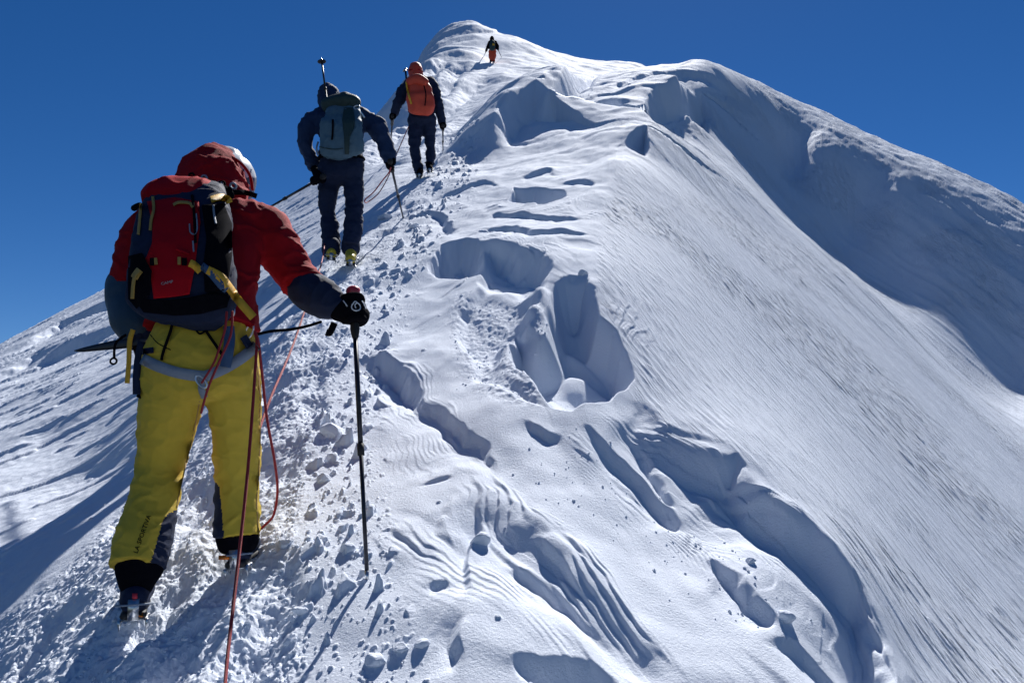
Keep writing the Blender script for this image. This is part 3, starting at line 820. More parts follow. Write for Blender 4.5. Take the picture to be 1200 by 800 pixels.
def boot(parent, ankle, heel, toe, w, mat, sole=None, crampon=M['steel'], s_=1.0, mat2=None, up=None):
    """mountain boot: shaft, foot, sole and a crampon with its points"""
    ankle, heel, toe = Vector(ankle), Vector(heel), Vector(toe)
    f = (toe - heel).normalized(); upv = (ankle - heel); upv = (upv - f * upv.dot(f)).normalized(); sd = f.cross(upv)
    ln = (toe - heel).length
    bm = bmesh.new()
    q = lambda v, a, b: (v.x, v.y, v.z, a, b)
    loft(bm, [q(ankle, w * 1.05, w * 1.15), q(heel.lerp(ankle, .6) + f * .03 * s_, w * .92, w * 1.05), q(heel + f * .045 * s_ + upv * .045 * s_, w * .85, w * 1.0)], side=sd, seg=16, n=4)
    loft(bm, [q(heel + f * .02 * s_ + upv * .05 * s_, w * .78, .048 * s_), q(heel + f * ln * .35 + upv * .055 * s_, w * .86, .052 * s_), q(heel + f * ln * .7 + upv * .045 * s_, w * 1.0, .042 * s_), q(toe - f * .02 * s_ + upv * .035 * s_, w * .72, .03 * s_)], side=sd, seg=16, n=4)
    me = remesh(bm, "boot", .006 * max(s_, 1) if s_ <= 1 else .01, 2)
    b = put("boot", me, mat, parent)
    if mat2 is not None: b.data.materials.append(mat2)
    bm = bmesh.new()
    loft(bm, [q(heel + f * .0 + upv * .008 * s_, w * .74, .014 * s_), q(heel + f * ln * .35 + upv * .010 * s_, w * .7, .014 * s_), q(heel + f * ln * .72 + upv * .008 * s_, w * .95, .014 * s_), q(toe + upv * .010 * s_, w * .6, .013 * s_)], side=sd, seg=14, n=4, power=3)
    put("sole", bm_mesh(bm, "x"), M['rubber'], b)
    # crampon: frame plates and points
    bm = bmesh.new()
    box(bm, heel + f * .04 * s_ - upv * .006 * s_, f * .04 * s_, sd * w * .78, upv * .0022)
    box(bm, heel + f * (ln * .72) - upv * .006 * s_, f * .06 * s_, sd * w * .86, upv * .0022)
    box(bm, heel + f * (ln * .42) - upv * .006 * s_, f * .09 * s_, sd * .012 * s_, upv * .0018)
    for a, wd in ((.0, .74), (.065, .74), (ln * .55, .8), (ln * .75, .95), (ln * .92, .7)):
        for k in (-1, 1):
            p = heel + f * a + sd * (w * wd * k) - upv * .004 * s_
            cone(bm, p, p - upv * .034 * s_ + f * .004, .0075 * s_, .0012, 5)
    for k in (-1, 1):
        p = toe - f * .01 + sd * (w * .35 * k) - upv * .002
        cone(bm, p, p + f * .035 * s_ - upv * .018 * s_, .006 * s_, .0012, 5)
    box(bm, heel - f * .012 * s_ + upv * .03 * s_, f * .004, sd * w * .3, upv * .032 * s_)
    put("crampon", bm_mesh(bm, "x"), crampon, b)
    # crampon harness: bail round the heel and strap over the instep
    me = ring_mesh(heel + f * .035 * s_ + upv * .035 * s_, (f - upv * .2), sd, .055 * s_, w * 1.02, .0035 * s_, seg=26)
    put("crampon_strap", me, M['grey'], b)
    return b
def snowpoint(px, py):
    w = W(px, py); return Vector((w[0], w[1], ground_z(*w)))
def face_verts(bm, c_, r, fwd, up):
    """a nose, brow and chin so the head reads as a head from its front"""
    c_, fwd, up = Vector(c_), Vector(fwd).normalized(), Vector(up).normalized(); sd = fwd.cross(up)
    q = lambda v, a, b: (v.x, v.y, v.z, a, b)
    loft(bm, [q(c_ + fwd * r * .9 + up * r * .15, r * .1, r * .1), q(c_ + fwd * r * 1.12 - up * r * .15, r * .16, r * .14)], side=sd, seg=8, n=3)
    loft(bm, [q(c_ + fwd * r * .75 + up * r * .28 - sd * r * .5, r * .12, r * .12), q(c_ + fwd * r * .88 + up * r * .3, r * .12, r * .12), q(c_ + fwd * r * .75 + up * r * .28 + sd * r * .5, r * .12, r * .12)], side=up, seg=8, n=3)
    loft(bm, [q(c_ + fwd * r * .62 - up * r * .75, r * .42, r * .34), q(c_ + fwd * r * .3 - up * r * .5, r * .6, r * .5)], side=sd, seg=10, n=3)
    for k in (-1, 1): loft(bm, [q(c_ + sd * r * .93 * k + up * r * .1, r * .1, r * .16), q(c_ + sd * r * .95 * k - up * r * .25, r * .08, r * .12)], side=fwd, seg=8, n=2)
# ================================================================ climber nearest the camera
D1 = 2.72
K1 = root("person", P(215, 720, 2.75), "climber in a red hooded jacket and mustard yellow trousers, closest to the camera", "person", "climbers roped together on the ridge")
# --- body under the clothes, one continuous surface
bm = bmesh.new()
loft(bm, [L(236,425,2.66,44,.75), L(236,385,2.66,46,.7), L(238,340,2.70,46,.7), L(242,300,2.76,50,.65), L(246,265,2.83,50,.55), L(254,246,2.88,22,1)])
loft(bm, [L(254,250,2.88,18), L(262,228,2.96,17), L(266,206,3.02,26,1.15), L(268,192,3.04,24,1.15)])
face_verts(bm, P(267,204,3.04), .085, (.25, .95, -.1), (0, .1, 1))
loft(bm, [L(208,420,2.68,28), L(196,475,2.72,24), L(186,545,2.78,17), L(170,620,2.70,15), L(160,690,2.62,13), L(161,700,2.74,12)])
loft(bm, [L(264,420,2.66,28), L(272,475,2.72,24), L(278,540,2.84,17), L(276,600,2.86,15), L(276,650,2.84,13), L(288,648,2.98,12)])
loft(bm, [L(212,262,2.83,20), L(182,270,2.80,17), L(152,320,2.76,13), L(146,350,2.86,11), L(150,380,2.9,12)])
loft(bm, [L(282,262,2.85,20), L(312,268,2.86,17), L(342,315,2.86,13), L(374,348,2.86,11), L(402,360,2.88,12)])
put("body", remesh(bm, "body", .011, 2, shift=-.014), M['skin'], K1)
# --- trousers
bm = bmesh.new()
loft(bm, [L(235,388,2.66,57,.6), L(235,398,2.65,62,.64), L(235,420,2.65,68,.66), L(236,440,2.66,66,.62)], power=2.3)
loft(bm, [L(207,425,2.66,41,.9), L(203,460,2.68,37,.9), L(196,500,2.74,32,.95), L(188,545,2.78,27,1), L(179,590,2.74,29,.95), L(168,635,2.68,31,.95), L(161,664,2.64,31,.95)], cap=False, n=6)
loft(bm, [L(264,425,2.66,39,.9), L(272,460,2.70,32,.9), L(277,500,2.78,28,.95), L(279,545,2.84,26,1), L(278,590,2.85,25,.95), L(278,628,2.84,26,.95)], cap=False, n=6)
me = remesh(bm, "trousers", .006, 5, folds=[(.007, 5, 1.3, 'n'), (.0065, 8, 1.7, 'ridge'), (.003, 19, 1.6, 'ridge')])
def tp(x, y, c_):
    left = x < 235
    a1 = (x > np.interp(y, [596, 602, 612, 640, 665], [210, 196, 190, 182, 174])) & (y > 597) & left
    a2 = (x < np.interp(y, [560, 570, 600, 626], [250, 257, 260, 262])) & (y > 565) & (x > 235)
    return (a1 | a2)
paint(me, [M['yellow'], M['navy']], tp)
TR = put("trousers", me, None, K1)
# --- dark gaiters below the hems
for (nm, pts) in (("gaiter", [L(167,650,2.66,27,.95), L(163,668,2.65,26,.95), L(161,680,2.65,21,1), L(160,688,2.66,17,1)]), ("gaiter", [L(279,612,2.85,23,.95), L(278,632,2.85,24,1), L(278,642,2.86,20,1.05)])):
    bm = bmesh.new(); loft(bm, pts, cap=False); put(nm, remesh(bm, nm, .007, 2, folds=[(.004, 14, 1.6, 'n')]), M['black'], K1)
h1 = P(157,706,2.60); b1 = boot(K1, P(161,672,2.68), P(156,724,2.58), P(164,698,2.88), .054, M['navy'])
b2 = boot(K1, P(280,636,2.86), P(276,664,2.80), P(296,645,3.06), .050, M['navy'])
# small red tab and orange plate on the heels
for (bo, x, y, d, w_, h_, m_) in ((b1, 158, 698, 2.50, 3, 3, M['red_plastic']), (b1, 156, 720, 2.50, 12, 2.5, M['orange_metal']), (b2, 268, 653, 2.70, 12, 2.5, M['orange_metal'])):
    bvh = bvh_of([bo])
    put("heel_plate", patch_mesh([(x-w_,y-h_),(x+w_,y-h_),(x+w_,y+h_),(x-w_,y+h_)], .006, bvh, d + .08, .006), m_, bo)
# --- jacket with hood
bm = bmesh.new()
loft(bm, [L(236,386,2.65,67,.80), L(238,370,2.66,63,.74), L(243,335,2.69,58,.62), L(246,300,2.75,62,.6), L(247,272,2.82,66,.52), L(250,254,2.86,50,.5), L(253,242,2.88,34,.7)], power=2.3, cap=False)
loft(bm, [L(205,268,2.82,36), L(182,272,2.80,30), L(166,292,2.79,27), L(154,318,2.77,24,1), L(149,338,2.82,22)])
loft(bm, [L(284,268,2.84,36), L(308,268,2.86,31), L(326,292,2.86,29), L(342,316,2.86,25), L(360,336,2.86,22), L(370,346,2.86,20)])
# hood: full at the back of the head, open to the front
loft(bm, [L(252,252,2.88,40,.75), L(249,232,2.92,43,.95), L(249,212,2.96,41,1.05), L(252,197,2.98,34,1.05), L(256,190,3.0,26,1.0)], n=6)
me = remesh(bm, "jacket", .008, 3, folds=[(.009, 6, 1.6, 'n'), (.009, 9, 1.7, 'ridge'), (.0018, 22, 1.4, 'ridge')])
JK = put("jacket", me, M['red'], K1)
put("hood_brim", bm_mesh(tube_mesh([P(228,184,2.90), P(252,178,2.90), P(278,188,2.93), P(292,204,2.96), P(296,222,2.98)], .006, 8), "x"), M['red'], K1)
# --- helmet showing past the hood
bm = bmesh.new()
loft(bm, [L(266,222,3.03,31,1.15), L(267,208,3.03,33,1.2), L(267,196,3.03,29,1.2), L(266,188,3.03,20,1.2)], n=6)
me = remesh(bm, "helmet", .006, 3)
paint(me, [M['shell'], M['helmet_dark']], lambda x, y, c_: ((y > 208) | ((x + y * .2) % 9 < 2.2) & (y > 198)))
put("helmet", me, None, K1)
# --- gloves
top1, tip1 = P(414, 347, 2.87), snowpoint(431, 684)
tip1.z -= .03
axp = (top1 - tip1).normalized()
gc = top1 - axp * .055
bm = gripping_hand(P(384, 356, 2.86), gc, axp, .018, fr=.0175, gap=.027)
loft(bm, [(*P(396,360,2.85), .052, .036), (*P(412,364,2.86), .058, .042), (*P(424,372,2.88), .040, .036)], side=axp, n=4)
me = remesh(bm, "glove", .005, 3, folds=[(.003, 22, 1, 'n')])
GR = put("glove", me, M['black'], K1)
bm = bmesh.new(); loft(bm, [L(357,337,2.86,24), L(372,346,2.86,25,1), L(388,356,2.86,21), L(396,360,2.86,16)]); CU = put("glove_cuff", remesh(bm, "c", .006, 2, folds=[(.005, 16, 1, 'ridge')]), M['navy'], GR)
# glove mark: outlined round letter B, as on the back of the mitten
bv = bvh_of([GR, CU])
for pts in ([(413,356),(412,360),(414,363),(418,364),(422,362),(422,358),(419,355),(416,357),(417,361)], [(413,357),(416,353),(419,355)], [(402,352),(405,356),(407,359)], [(424,352),(427,357),(429,362)]):
    put("glove_mark", band_mesh(pts, 1.3, .003, bv, 2.8, .003, n=4), M['white_mark'], GR)
put("wrist_loop", band_mesh([(392,378,2.84),(389,385,2.84),(386,390,2.84),(382,389,2.84)], 8, .006, None, 2.84), M['black'], GR)
# left glove round the ice axe head
axh = P(172, 398, 2.72)
bm = gripping_hand(P(150, 362, 2.80), axh, (.96, .15, .10), .016, fr=.0165, gap=.026)
GL = put("glove", remesh(bm, "glove", .005, 3, folds=[(.003, 20, 1, 'n')]), M['navy'], K1)
bm = bmesh.new(); loft(bm, [L(149,330,2.80,24), L(152,352,2.77,27,.9), L(160,376,2.74,27,.85), L(167,392,2.73,22,.85)]); put("glove_cuff", remesh(bm, "c", .006, 2, folds=[(.005, 14, 1, 'n')]), M['teal'], GL)
# --- harness
HB = bvh_of([TR, JK])
hn = put("harness", band_mesh([(166,412),(172,411),(180,410)], 7, .005, HB, 2.5, .008), M['navy'], K1)
put("leg_loop", band_mesh([(166,420),(185,429),(210,437),(238,441)], 13, .005, HB, 2.5, .009), M['grey'], hn)
put("leg_loop", band_mesh([(238,442),(262,432),(285,418),(301,404)], 13, .005, HB, 2.5, .009), M['grey'], hn)
put("riser", band_mesh([(204,372),(199,390),(192,410),(189,422)], 3.5, .004, HB, 2.5, .012), M['black'], hn)
put("riser", band_mesh([(234,374),(243,390),(254,406),(262,418)], 3.5, .004, HB, 2.5, .012), M['black'], hn)
put("riser", band_mesh([(238,441),(236,455),(240,466)], 8, .005, HB, 2.5, .010), M['grey'], hn)
put("label_tab", band_mesh([(229,386),(234,391),(240,388)], 2.2, .003, HB, 2.5, .008), M['black'], hn)
put("gear_sling", band_mesh([(268,382),(269,398),(267,415),(264,430)], 13, .012, HB, 2.5, .026), M['blue_sling'], hn)
put("gear_sling", band_mesh([(285,394),(290,402),(293,406)], 9, .01, HB, 2.5, .02), M['navy'], hn)
put("gear_sling", band_mesh([(166,400),(162,420),(160,440),(160,462)], 9, .02, None, 2.60), M['navy'], hn)
put("gear_sling", band_mesh([(158,405),(164,430),(166,455),(162,466)], 6, .02, None, 2.62), M['black'], hn)
for (x, y, a_) in ((270, 362, .3), (292, 388, -.3), (236, 447, .8)):
    put("carabiner", ring_mesh(drop(HB, x, y, 2.5, .02), (math.cos(a_), 0, math.sin(a_)), (-math.sin(a_), .1, math.cos(a_)), .012, .026, .0035), M['alu'], hn)
# trouser seams, zip and the lettering on the left calf
TB = bvh_of([TR])
put("seam", band_mesh([(238,446),(234,470),(226,510),(214,560),(207,595)], 1.6, .003, TB, 2.7, .001), M['tan'], TR)
put("zip", band_mesh([(300,415),(304,450),(305,500),(304,545),(301,590),(304,628)], 1.6, .003, TB, 2.8, .001), M['tan'], TR)
put("pocket_seam", band_mesh([(176,392),(185,402),(200,410)], 1.2, .002, TB, 2.6, .001), M['black'], TR)
def lettering(txt, p0, p1, size, bvh, dflt, mat, parent, name="lettering", lift=.003, th=.0012):
    cu = bpy.data.curves.new("t", 'FONT'); cu.body = txt; cu.size = 1.0; cu.resolution_u = 3
    o = bpy.data.objects.new("t", cu); COL.objects.link(o)
    me = bpy.data.meshes.new_from_object(o.evaluated_get(bpy.context.evaluated_depsgraph_get())); bpy.data.objects.remove(o)
    xs = [v.co.x for v in me.vertices]; w_ = max(xs) - min(xs)
    dx, dy = (p1[0] - p0[0]) / w_, (p1[1] - p0[1]) / w_; ln = math.hypot(dx, dy); ux, uy = dx / ln, dy / ln
    bm = bmesh.new(); bm.from_mesh(me)
    for v in bm.verts:
        a = (v.co.x - min(xs)); b = v.co.y * size
        v.co = drop(bvh, p0[0] + dx * a + uy * b, p0[1] + dy * a - ux * b, dflt, lift)
    r = bmesh.ops.extrude_face_region(bm, geom=bm.faces[:])
    for v in [g_ for g_ in r['geom'] if isinstance(g_, bmesh.types.BMVert)]: v.co += Vector((0, th, 0))
    return put(name, bm_mesh(bm, name), mat, parent)
lettering("LA SPORTIVA", (161, 648), (177, 604), 7.5, TB, 2.68, M['black'], TR)
# ================================================================ rucksack
BP = root("backpack", P(215, 375, 2.50), "red and black climbing rucksack with yellow straps on the back of the nearest climber", "backpack")
bm = bmesh.new()
loft(bm, [L(214,364,2.53,54,.45), L(214,352,2.50,63,.50), L(214,330,2.49,62,.55), L(214,295,2.51,58,.58), L(216,262,2.57,55,.55), L(222,238,2.63,48,.50), L(228,226,2.68,38,.42)], power=2.8, n=6)
me = remesh(bm, "pack_body", .007, 2, folds=[(.007, 8, 1.2, 'n'), (.004, 16, 1.2, 'ridge')])
PB = put("pack_body", me, M['navy'], BP)
bm = bmesh.new(); loft(bm, [L(205,236,2.60,44,.55), L(214,228,2.64,46,.5), L(224,224,2.69,34,.5)], power=2.4)
LD = put("lid", remesh(bm, "lid", .007, 2, folds=[(.006, 12, 1, 'ridge')]), M['red_pack'], BP)
PBV = bvh_of([PB, LD])
FPn = put("front_panel", patch_mesh([(172,236),(205,231),(233,236),(235,262),(231,290),(229,310),(222,345),(202,348),(180,350),(177,328),(160,322),(163,314),(172,300),(178,285),(179,262)], .012, PBV, 2.35, .010, step=5), M['red_pack'], BP)
PBV = bvh_of([PB, LD, FPn])
lettering("CAMP", (189, 334), (203, 331), 4.5, PBV, 2.35, M['grey_mark'], FPn)
put("side_pocket", patch_mesh([(150,300),(166,296),(178,318),(176,345),(160,362),(150,350)], .02, PBV, 2.45, .012, step=5), M['black'], BP)
put("base_panel", patch_mesh([(156,348),(178,351),(200,351),(222,348),(252,342),(270,346),(266,360),(235,368),(205,370),(168,366)], .012, PBV, 2.4, .010, step=5), M['black'], BP)
put("rope_pouch", patch_mesh([(236,240),(262,238),(272,262),(272,300),(266,340),(240,342),(238,310),(242,280)], .02, PBV, 2.45, .02, step=5), M['black'], BP)
straps = [("compression_strap", [(165,238),(164,252),(162,275)], 3.5, 'tan'), ("compression_strap", [(179,230),(180,245),(177,258),(176,270)], 3.5, 'tan'),
          ("lid_strap", [(203,240),(210,237),(222,238),(226,243)], 3.5, 'tan'), ("lid_strap", [(247,234),(258,231),(266,233),(269,238)], 8, 'webbing'),
          ("buckle_strap", [(225,228),(227,245),(228,262),(229,285)], 3.2, 'black'), ("axe_loop", [(250,240),(251,252),(253,262)], 2.5, 'grey'),
          ("side_strap", [(163,318),(158,324),(156,335),(155,350)], 4.5, 'tan'), ("side_strap", [(164,316),(160,321),(157,326)], 9, 'tan'),
          ("shoulder_webbing", [(222,308),(228,311),(235,318)], 9, 'webbing'), ("shoulder_webbing", [(236,311),(247,320),(258,333),(266,340)], 9, 'blue_sling'),
          ("hip_strap", [(243,316),(258,324),(268,336),(278,350),(290,364),(297,372)], 10, 'webbing'),
          ("pull_tab", [(206,291),(214,294),(222,297)], 4, 'red_pack'), ("buckle", [(182,302),(183,310)], 4, 'tan'), ("buckle", [(178,302),(178,311)], 5, 'black'), ("buckle", [(210,301),(210,310)], 4, 'tan'), ("buckle", [(216,302),(216,311)], 6, 'black'),
          ("daisy_cord", [(222,262),(223,272),(228,274),(231,268),(230,250)], 1.6, 'grey'), ("daisy_cord", [(226,282),(227,295)], 2, 'grey')]
PBV = bvh_of([o for o in bpy.data.objects if o.parent == BP])
for nm, pts, w_, m_ in straps:
    put(nm, band_mesh(pts, w_, .004, PBV, 2.42, .008), M[m_], BP)
put("buckle", bm_mesh(tube_mesh([P(157,244,2.60), P(163,241,2.57), P(170,243,2.56)], .011, 8), "x"), M['black'], BP)
# coiled cord and hardware on top of the lid
rr = random.Random(3)
for k in range(13):
    x = 222 + k * 4.2 + rr.uniform(-2, 2); y = 206 + k * .9 + rr.uniform(-5, 5)
    a_ = rr.uniform(0, 3)
    put("cord_coil", ring_mesh(P(x, y + 4, 2.80 - .004 * k), (math.cos(a_), .3, math.sin(a_)), (-math.sin(a_), .2, math.cos(a_)), rr.uniform(.010, .018), rr.uniform(.008, .015), .0042), M['black'] if k % 4 else M['grey'], BP)
for k, (x, y) in enumerate(((232,215),(244,216),(256,220),(262,224))):
    bm = bmesh.new(); loft(bm, [L(x-4,y,2.74,8,.8), L(x+5,y+5,2.72,8,.8)]); put("top_pocket" if k == 0 else "cord_bundle", remesh(bm, "x", .005, 1, folds=[(.006, 30, 1, 'ridge')]), M['black'], BP)
put("shoulder_strap", band_mesh([(258,232,2.76),(272,226,2.80),(288,226,2.86),(301,230,2.90)], 6, .006, bvh_of([JK]), 2.8, .008), M['black'], BP)
put("shoulder_strap", band_mesh([(296,296,2.80),(297,310,2.80),(297,325,2.80),(297,342,2.80)], 3.4, .003, None, 2.8), M['black'], BP)
put("hanging_strap", band_mesh([(156,386,2.6),(152,400,2.6),(151,425,2.6),(149,449,2.6)], 6, .003, None, 2.6), M['webbing'], BP)
# ================================================================ ice axe in the left hand
AX = root("ice_axe", P(165, 399, 2.72), "dark ice axe held low in the left glove of the nearest climber", "ice axe")
bm = bmesh.new()
sec = [(184,397,1.5,3),(168,400,4.5,4),(150,402,6,4),(130,404.5,5.2,3),(108,408,3.6,2.5),(96,410,2.4,2),(88,411,.8,1.5)]
loft(bm, [(*P(a,b,2.68), px2m(r,2.68), .005) for a, b, r, _ in sec], side=(0, 0, 1), seg=12, n=4, power=3)
put("pick", bm_mesh(bm, "x"), M['shaft'], AX)
bm = bmesh.new(); cone(bm, P(168,400,2.70), P(196,430,3.05), .012, .011, 10); put("shaft", bm_mesh(bm, "x"), M['shaft'], AX)
put("leash", band_mesh([(148,392,2.64),(137,400,2.62),(134,410,2.62),(134,420,2.62)], 3.2, .004, None, 2.62), M['black'], AX)
put("leash_buckle", ring_mesh(P(133,423,2.62), (1,0,0), (0,0,1), .011, .010, .0035), M['black'], AX)
# ================================================================ pole
pm = dict(shaft=M['shaft'], black=M['rubber'], steel=M['steel'], foam=M['foam'])
trekking_pole(top1 + axp * .01, tip1, "black trekking pole with a red grip cap, planted by the nearest climber's right hand", pm, grip_col=M['red_plastic'], s_=1.15, basket=False)
# ================================================================ second climber
K2 = root("person", P(400, 308, 6.9), "climber in navy trousers and yellow boots, walking between the red-hooded and the orange-packed climbers", "person", "climbers roped together on the ridge")
VX = .016
bm = bmesh.new()
loft(bm, [L(400,195,6.9,19,.75), L(400,175,6.9,19,.7), L(400,150,6.92,22,.65), L(398,134,6.95,20,.6), L(392,126,6.98,9)])
loft(bm, [L(393,128,6.98,7), L(387,116,7.02,9,1.1), L(386,110,7.04,8,1.1)]); face_verts(bm, P(386,113,7.05), .085, (-.1,1,0), (0,0,1))
loft(bm, [L(387,200,6.9,11), L(384,240,6.99,7), L(388,288,6.93,6), L(388,300,7.0,5)]); loft(bm, [L(413,200,6.9,11), L(415,240,6.90,7), L(411,285,6.82,6), L(411,300,6.95,5)])
loft(bm, [L(380,136,6.94,8), L(364,146,6.92,7), L(358,168,6.88,6), L(365,190,6.95,5), L(370,197,7.0,5)]); loft(bm, [L(420,137,6.94,8), L(436,144,6.94,7), L(450,164,6.94,6), L(457,186,6.96,5)])
put("body", remesh(bm, "body", .02, 1, shift=-.03), M['skin'], K2)
bm = bmesh.new()
loft(bm, [L(400,176,6.9,25,.65), L(400,192,6.9,27,.65), L(400,205,6.9,27,.65)], power=2.3)
loft(bm, [L(387,200,6.9,14.5,.9), L(384,225,6.95,12.5,.9), L(384,250,7.0,10.5,1), L(387,272,6.96,10.5,1), L(388,290,6.92,10.5,1)], cap=False); loft(bm, [L(413,200,6.9,14.5,.9), L(415,228,6.92,12,.9), L(415,252,6.88,10.5,1), L(413,272,6.84,10.5,1), L(411,288,6.80,10.5,1)], cap=False)
put("trousers", remesh(bm, "trousers", VX, 2, folds=[(.022, 4, 2.2, 'n'), (.014, 8, 2.2, 'ridge')]), M['navy'], K2)
bm = bmesh.new()
loft(bm, [L(400,184,6.9,26,.62), L(400,165,6.9,26,.62), L(400,148,6.92,30,.6), L(398,136,6.95,30,.55), L(394,127,6.97,16,.7)], power=2.3)
loft(bm, [L(378,136,6.94,13), L(366,144,6.92,13), L(358,160,6.88,11.5), L(360,178,6.92,10), L(368,194,7.0,8)]); loft(bm, [L(422,137,6.94,13), L(435,145,6.94,12.5), L(446,160,6.94,11), L(454,178,6.96,9.5), L(456,186,6.96,8)])
loft(bm, [L(392,130,6.96,14,.8), L(387,119,6.98,15,1.0), L(385,110,7.0,13,1.0), L(386,105,7.02,9,1)])
put("jacket", remesh(bm, "jacket", VX, 2, folds=[(.022, 5, 1.6, 'n'), (.014, 10, 1.5, 'ridge')]), M['blue_jacket'], K2)
boot(K2, P(388,292,6.9), P(388,304,6.80), P(386,299,7.10), .055, M['yellow_boot']); boot(K2, P(411,290,6.88), P(411,311,6.74), P(412,299,7.02), .055, M['yellow_boot'])
for (a, b) in ((388,289),(411,287)):
    bm = bmesh.new(); loft(bm, [L(a,b-3,6.88,11,1), L(a,b+5,6.88,11.5,1)]); put("gaiter", remesh(bm, "g", .014, 1), M['navy'], K2)
t2 = P(457.5,190,6.94); q2 = snowpoint(473,254); a2 = (t2 - q2).normalized()
g = put("glove", remesh(gripping_hand(P(454,183,6.95), t2 - a2 * .05, a2, .018, fr=.018, gap=.027), "glove", .008, 2), M['black'], K2)
t2b = P(377,208,6.72); q2b = P(300,252,7.3); a2b = (t2b - q2b).normalized()
g = put("glove", remesh(gripping_hand(P(367,196,6.98), t2b - a2b * .06, a2b, .018, fr=.018, gap=.027), "glove", .008, 2), M['black'], K2)
put("harness", ring_mesh(P(400,186,6.9), (1,0,0), (0,1,.1), .205, .145, .018, seg=30), M['black'], K2)
trekking_pole(t2 + a2 * .03, q2 - Vector((0,0,.03)), "dark trekking pole in the right hand of the climber with yellow boots", pm, s_=1.5, basket=False)
trekking_pole(t2b + a2b * .03, q2b, "dark trekking pole trailing sideways from the left hand of the climber with yellow boots", pm, s_=1.5)
trekking_pole(P(387,150,6.80), P(376.5,68,6.86), "folded pole strapped upright to the blue-grey rucksack, its basket against the sky", pm, s_=1.35)
B2 = root("backpack", P(400, 180, 6.72), "blue-grey rucksack with a dark rounded lid on the second climber's back", "backpack")
bm = bmesh.new(); loft(bm, [L(401,179,6.75,27,.36), L(400,168,6.72,27,.42), L(401,150,6.72,26,.45), L(402,136,6.78,23,.45), L(402,126,6.82,20,.45)], power=3.6)
p2 = put("pack_body", remesh(bm, "p", .014, 2, folds=[(.02, 6, 1.3, 'n'), (.012, 12, 1.2, 'ridge')]), M['blue_grey'], B2)
bm = bmesh.new(); loft(bm, [L(384,124,6.80,10,1), L(398,120,6.78,12,1), L(411,119,6.78,10.5,1), L(415,124,6.78,8,1)], side=(0,0,1)); put("lid", remesh(bm, "p", .012, 2, folds=[(.012, 10, 1, 'n')]), M['dark_green'], B2)
bv2 = bvh_of([p2])
put("centre_panel", patch_mesh([(403,126),(414,126),(416,140),(415,150),(410,160),(409,181),(404,181),(403,160),(401,140)], .02, bv2, 6.6, .012, step=4), M['dark_green'], B2)
put("daisy_chain", band_mesh([(390,140),(390,152),(389,164)], 2.4, .006, bv2, 6.6, .010), M['black'], B2)
put("seam", band_mesh([(374,172),(390,175),(402,174)], 1.2, .006, bv2, 6.6, .006), M['dark_green'], B2)
put("shoulder_strap", band_mesh([(412,128,6.78),(421,130,6.80),(427,138,6.82)], 2.4, .006, None), M['alu'], B2)
put("carabiner", ring_mesh(P(418,126,6.74), (1,0,.3), (-.3,0,1), .028, .018, .006), M['alu'], B2)
put("hip_belt", band_mesh([(373,166,6.75),(371,174,6.72),(373,182,6.72)], 2.2, .006, None), M['grey'], B2)
# ================================================================ third climber
K3 = root("person", P(495, 207, 10.75), "climber in a red cap and navy trousers carrying an orange-red rucksack up the track", "person", "climbers roped together on the ridge")
d3 = 10.75
bm = bmesh.new()
loft(bm, [L(494,134,d3,13,.75), L(493,118,d3,13,.7), L(492,102,d3,14,.6), L(490,92,d3,6)]); loft(bm, [L(489,92,d3,5), L(487,84,d3+.05,6.5,1.1), L(487,80,d3+.05,5.5,1.1)]); face_verts(bm, P(487,82,d3+.08), .085, (-.1,1,0), (0,0,1))
loft(bm, [L(487,135,d3,8), L(486,165,d3+.03,5), L(491,200,d3,4)]); loft(bm, [L(502,135,d3,7), L(504.5,165,d3+.1,4.5), L(504,193,d3+.05,4)])
loft(bm, [L(482,98,d3,6), L(474,106,d3,5), L(466,122,d3,4), L(461,134,d3+.1,3.5)]); loft(bm, [L(503,98,d3,6), L(511,108,d3,5), L(516,128,d3,4), L(519,145,d3+.1,3.5)])
put("body", remesh(bm, "body", .02, 1, shift=-.03), M['skin'], K3)
bm = bmesh.new()
loft(bm, [L(494,126,d3,15.5,.7), L(494,140,d3,16.5,.7)], power=2.3)
loft(bm, [L(487,138,d3,10,.9), L(486,160,d3+.03,8.2,1), L(487,182,d3+.03,6.8,1), L(491,203,d3,6.5,1)], cap=False); loft(bm, [L(502,138,d3,9.5,.9), L(504,160,d3+.1,7.8,1), L(505,178,d3+.1,6.6,1), L(504,193,d3+.05,6.5,1)], cap=False)
put("trousers", remesh(bm, "t", .02, 2, folds=[(.025, 4, 2, 'n'), (.015, 8, 2, 'ridge')]), M['navy'], K3)
bm = bmesh.new()
loft(bm, [L(494,131,d3,16,.62), L(493,115,d3,16,.62), L(492,102,d3,18,.6), L(490,95,d3,13,.6)], power=2.3)
loft(bm, [L(483,98,d3,9), L(475,105,d3,8), L(467,120,d3,6.5), L(462,133,d3+.1,5)]); loft(bm, [L(503,98,d3,9), L(510,108,d3,7.5), L(515,128,d3,6.3), L(518,144,d3+.1,5)])
put("jacket", remesh(bm, "j", .02, 2, folds=[(.02, 5, 1.5, 'n'), (.015, 9, 1.5, 'ridge')]), M['navy'], K3)
bm = bmesh.new(); loft(bm, [L(488,90,d3,8,1), L(487,83,d3+.03,9,1.05), L(487,79,d3+.04,7.5,1.05)]); put("hood", remesh(bm, "h", .014, 2, folds=[(.01, 12, 1, 'n')]), M['orange'], K3)
put("hat_band", ring_mesh(P(487,84,d3+.03), (1,0,0), (0,1,.2), .105, .11, .010), M['red'], K3)
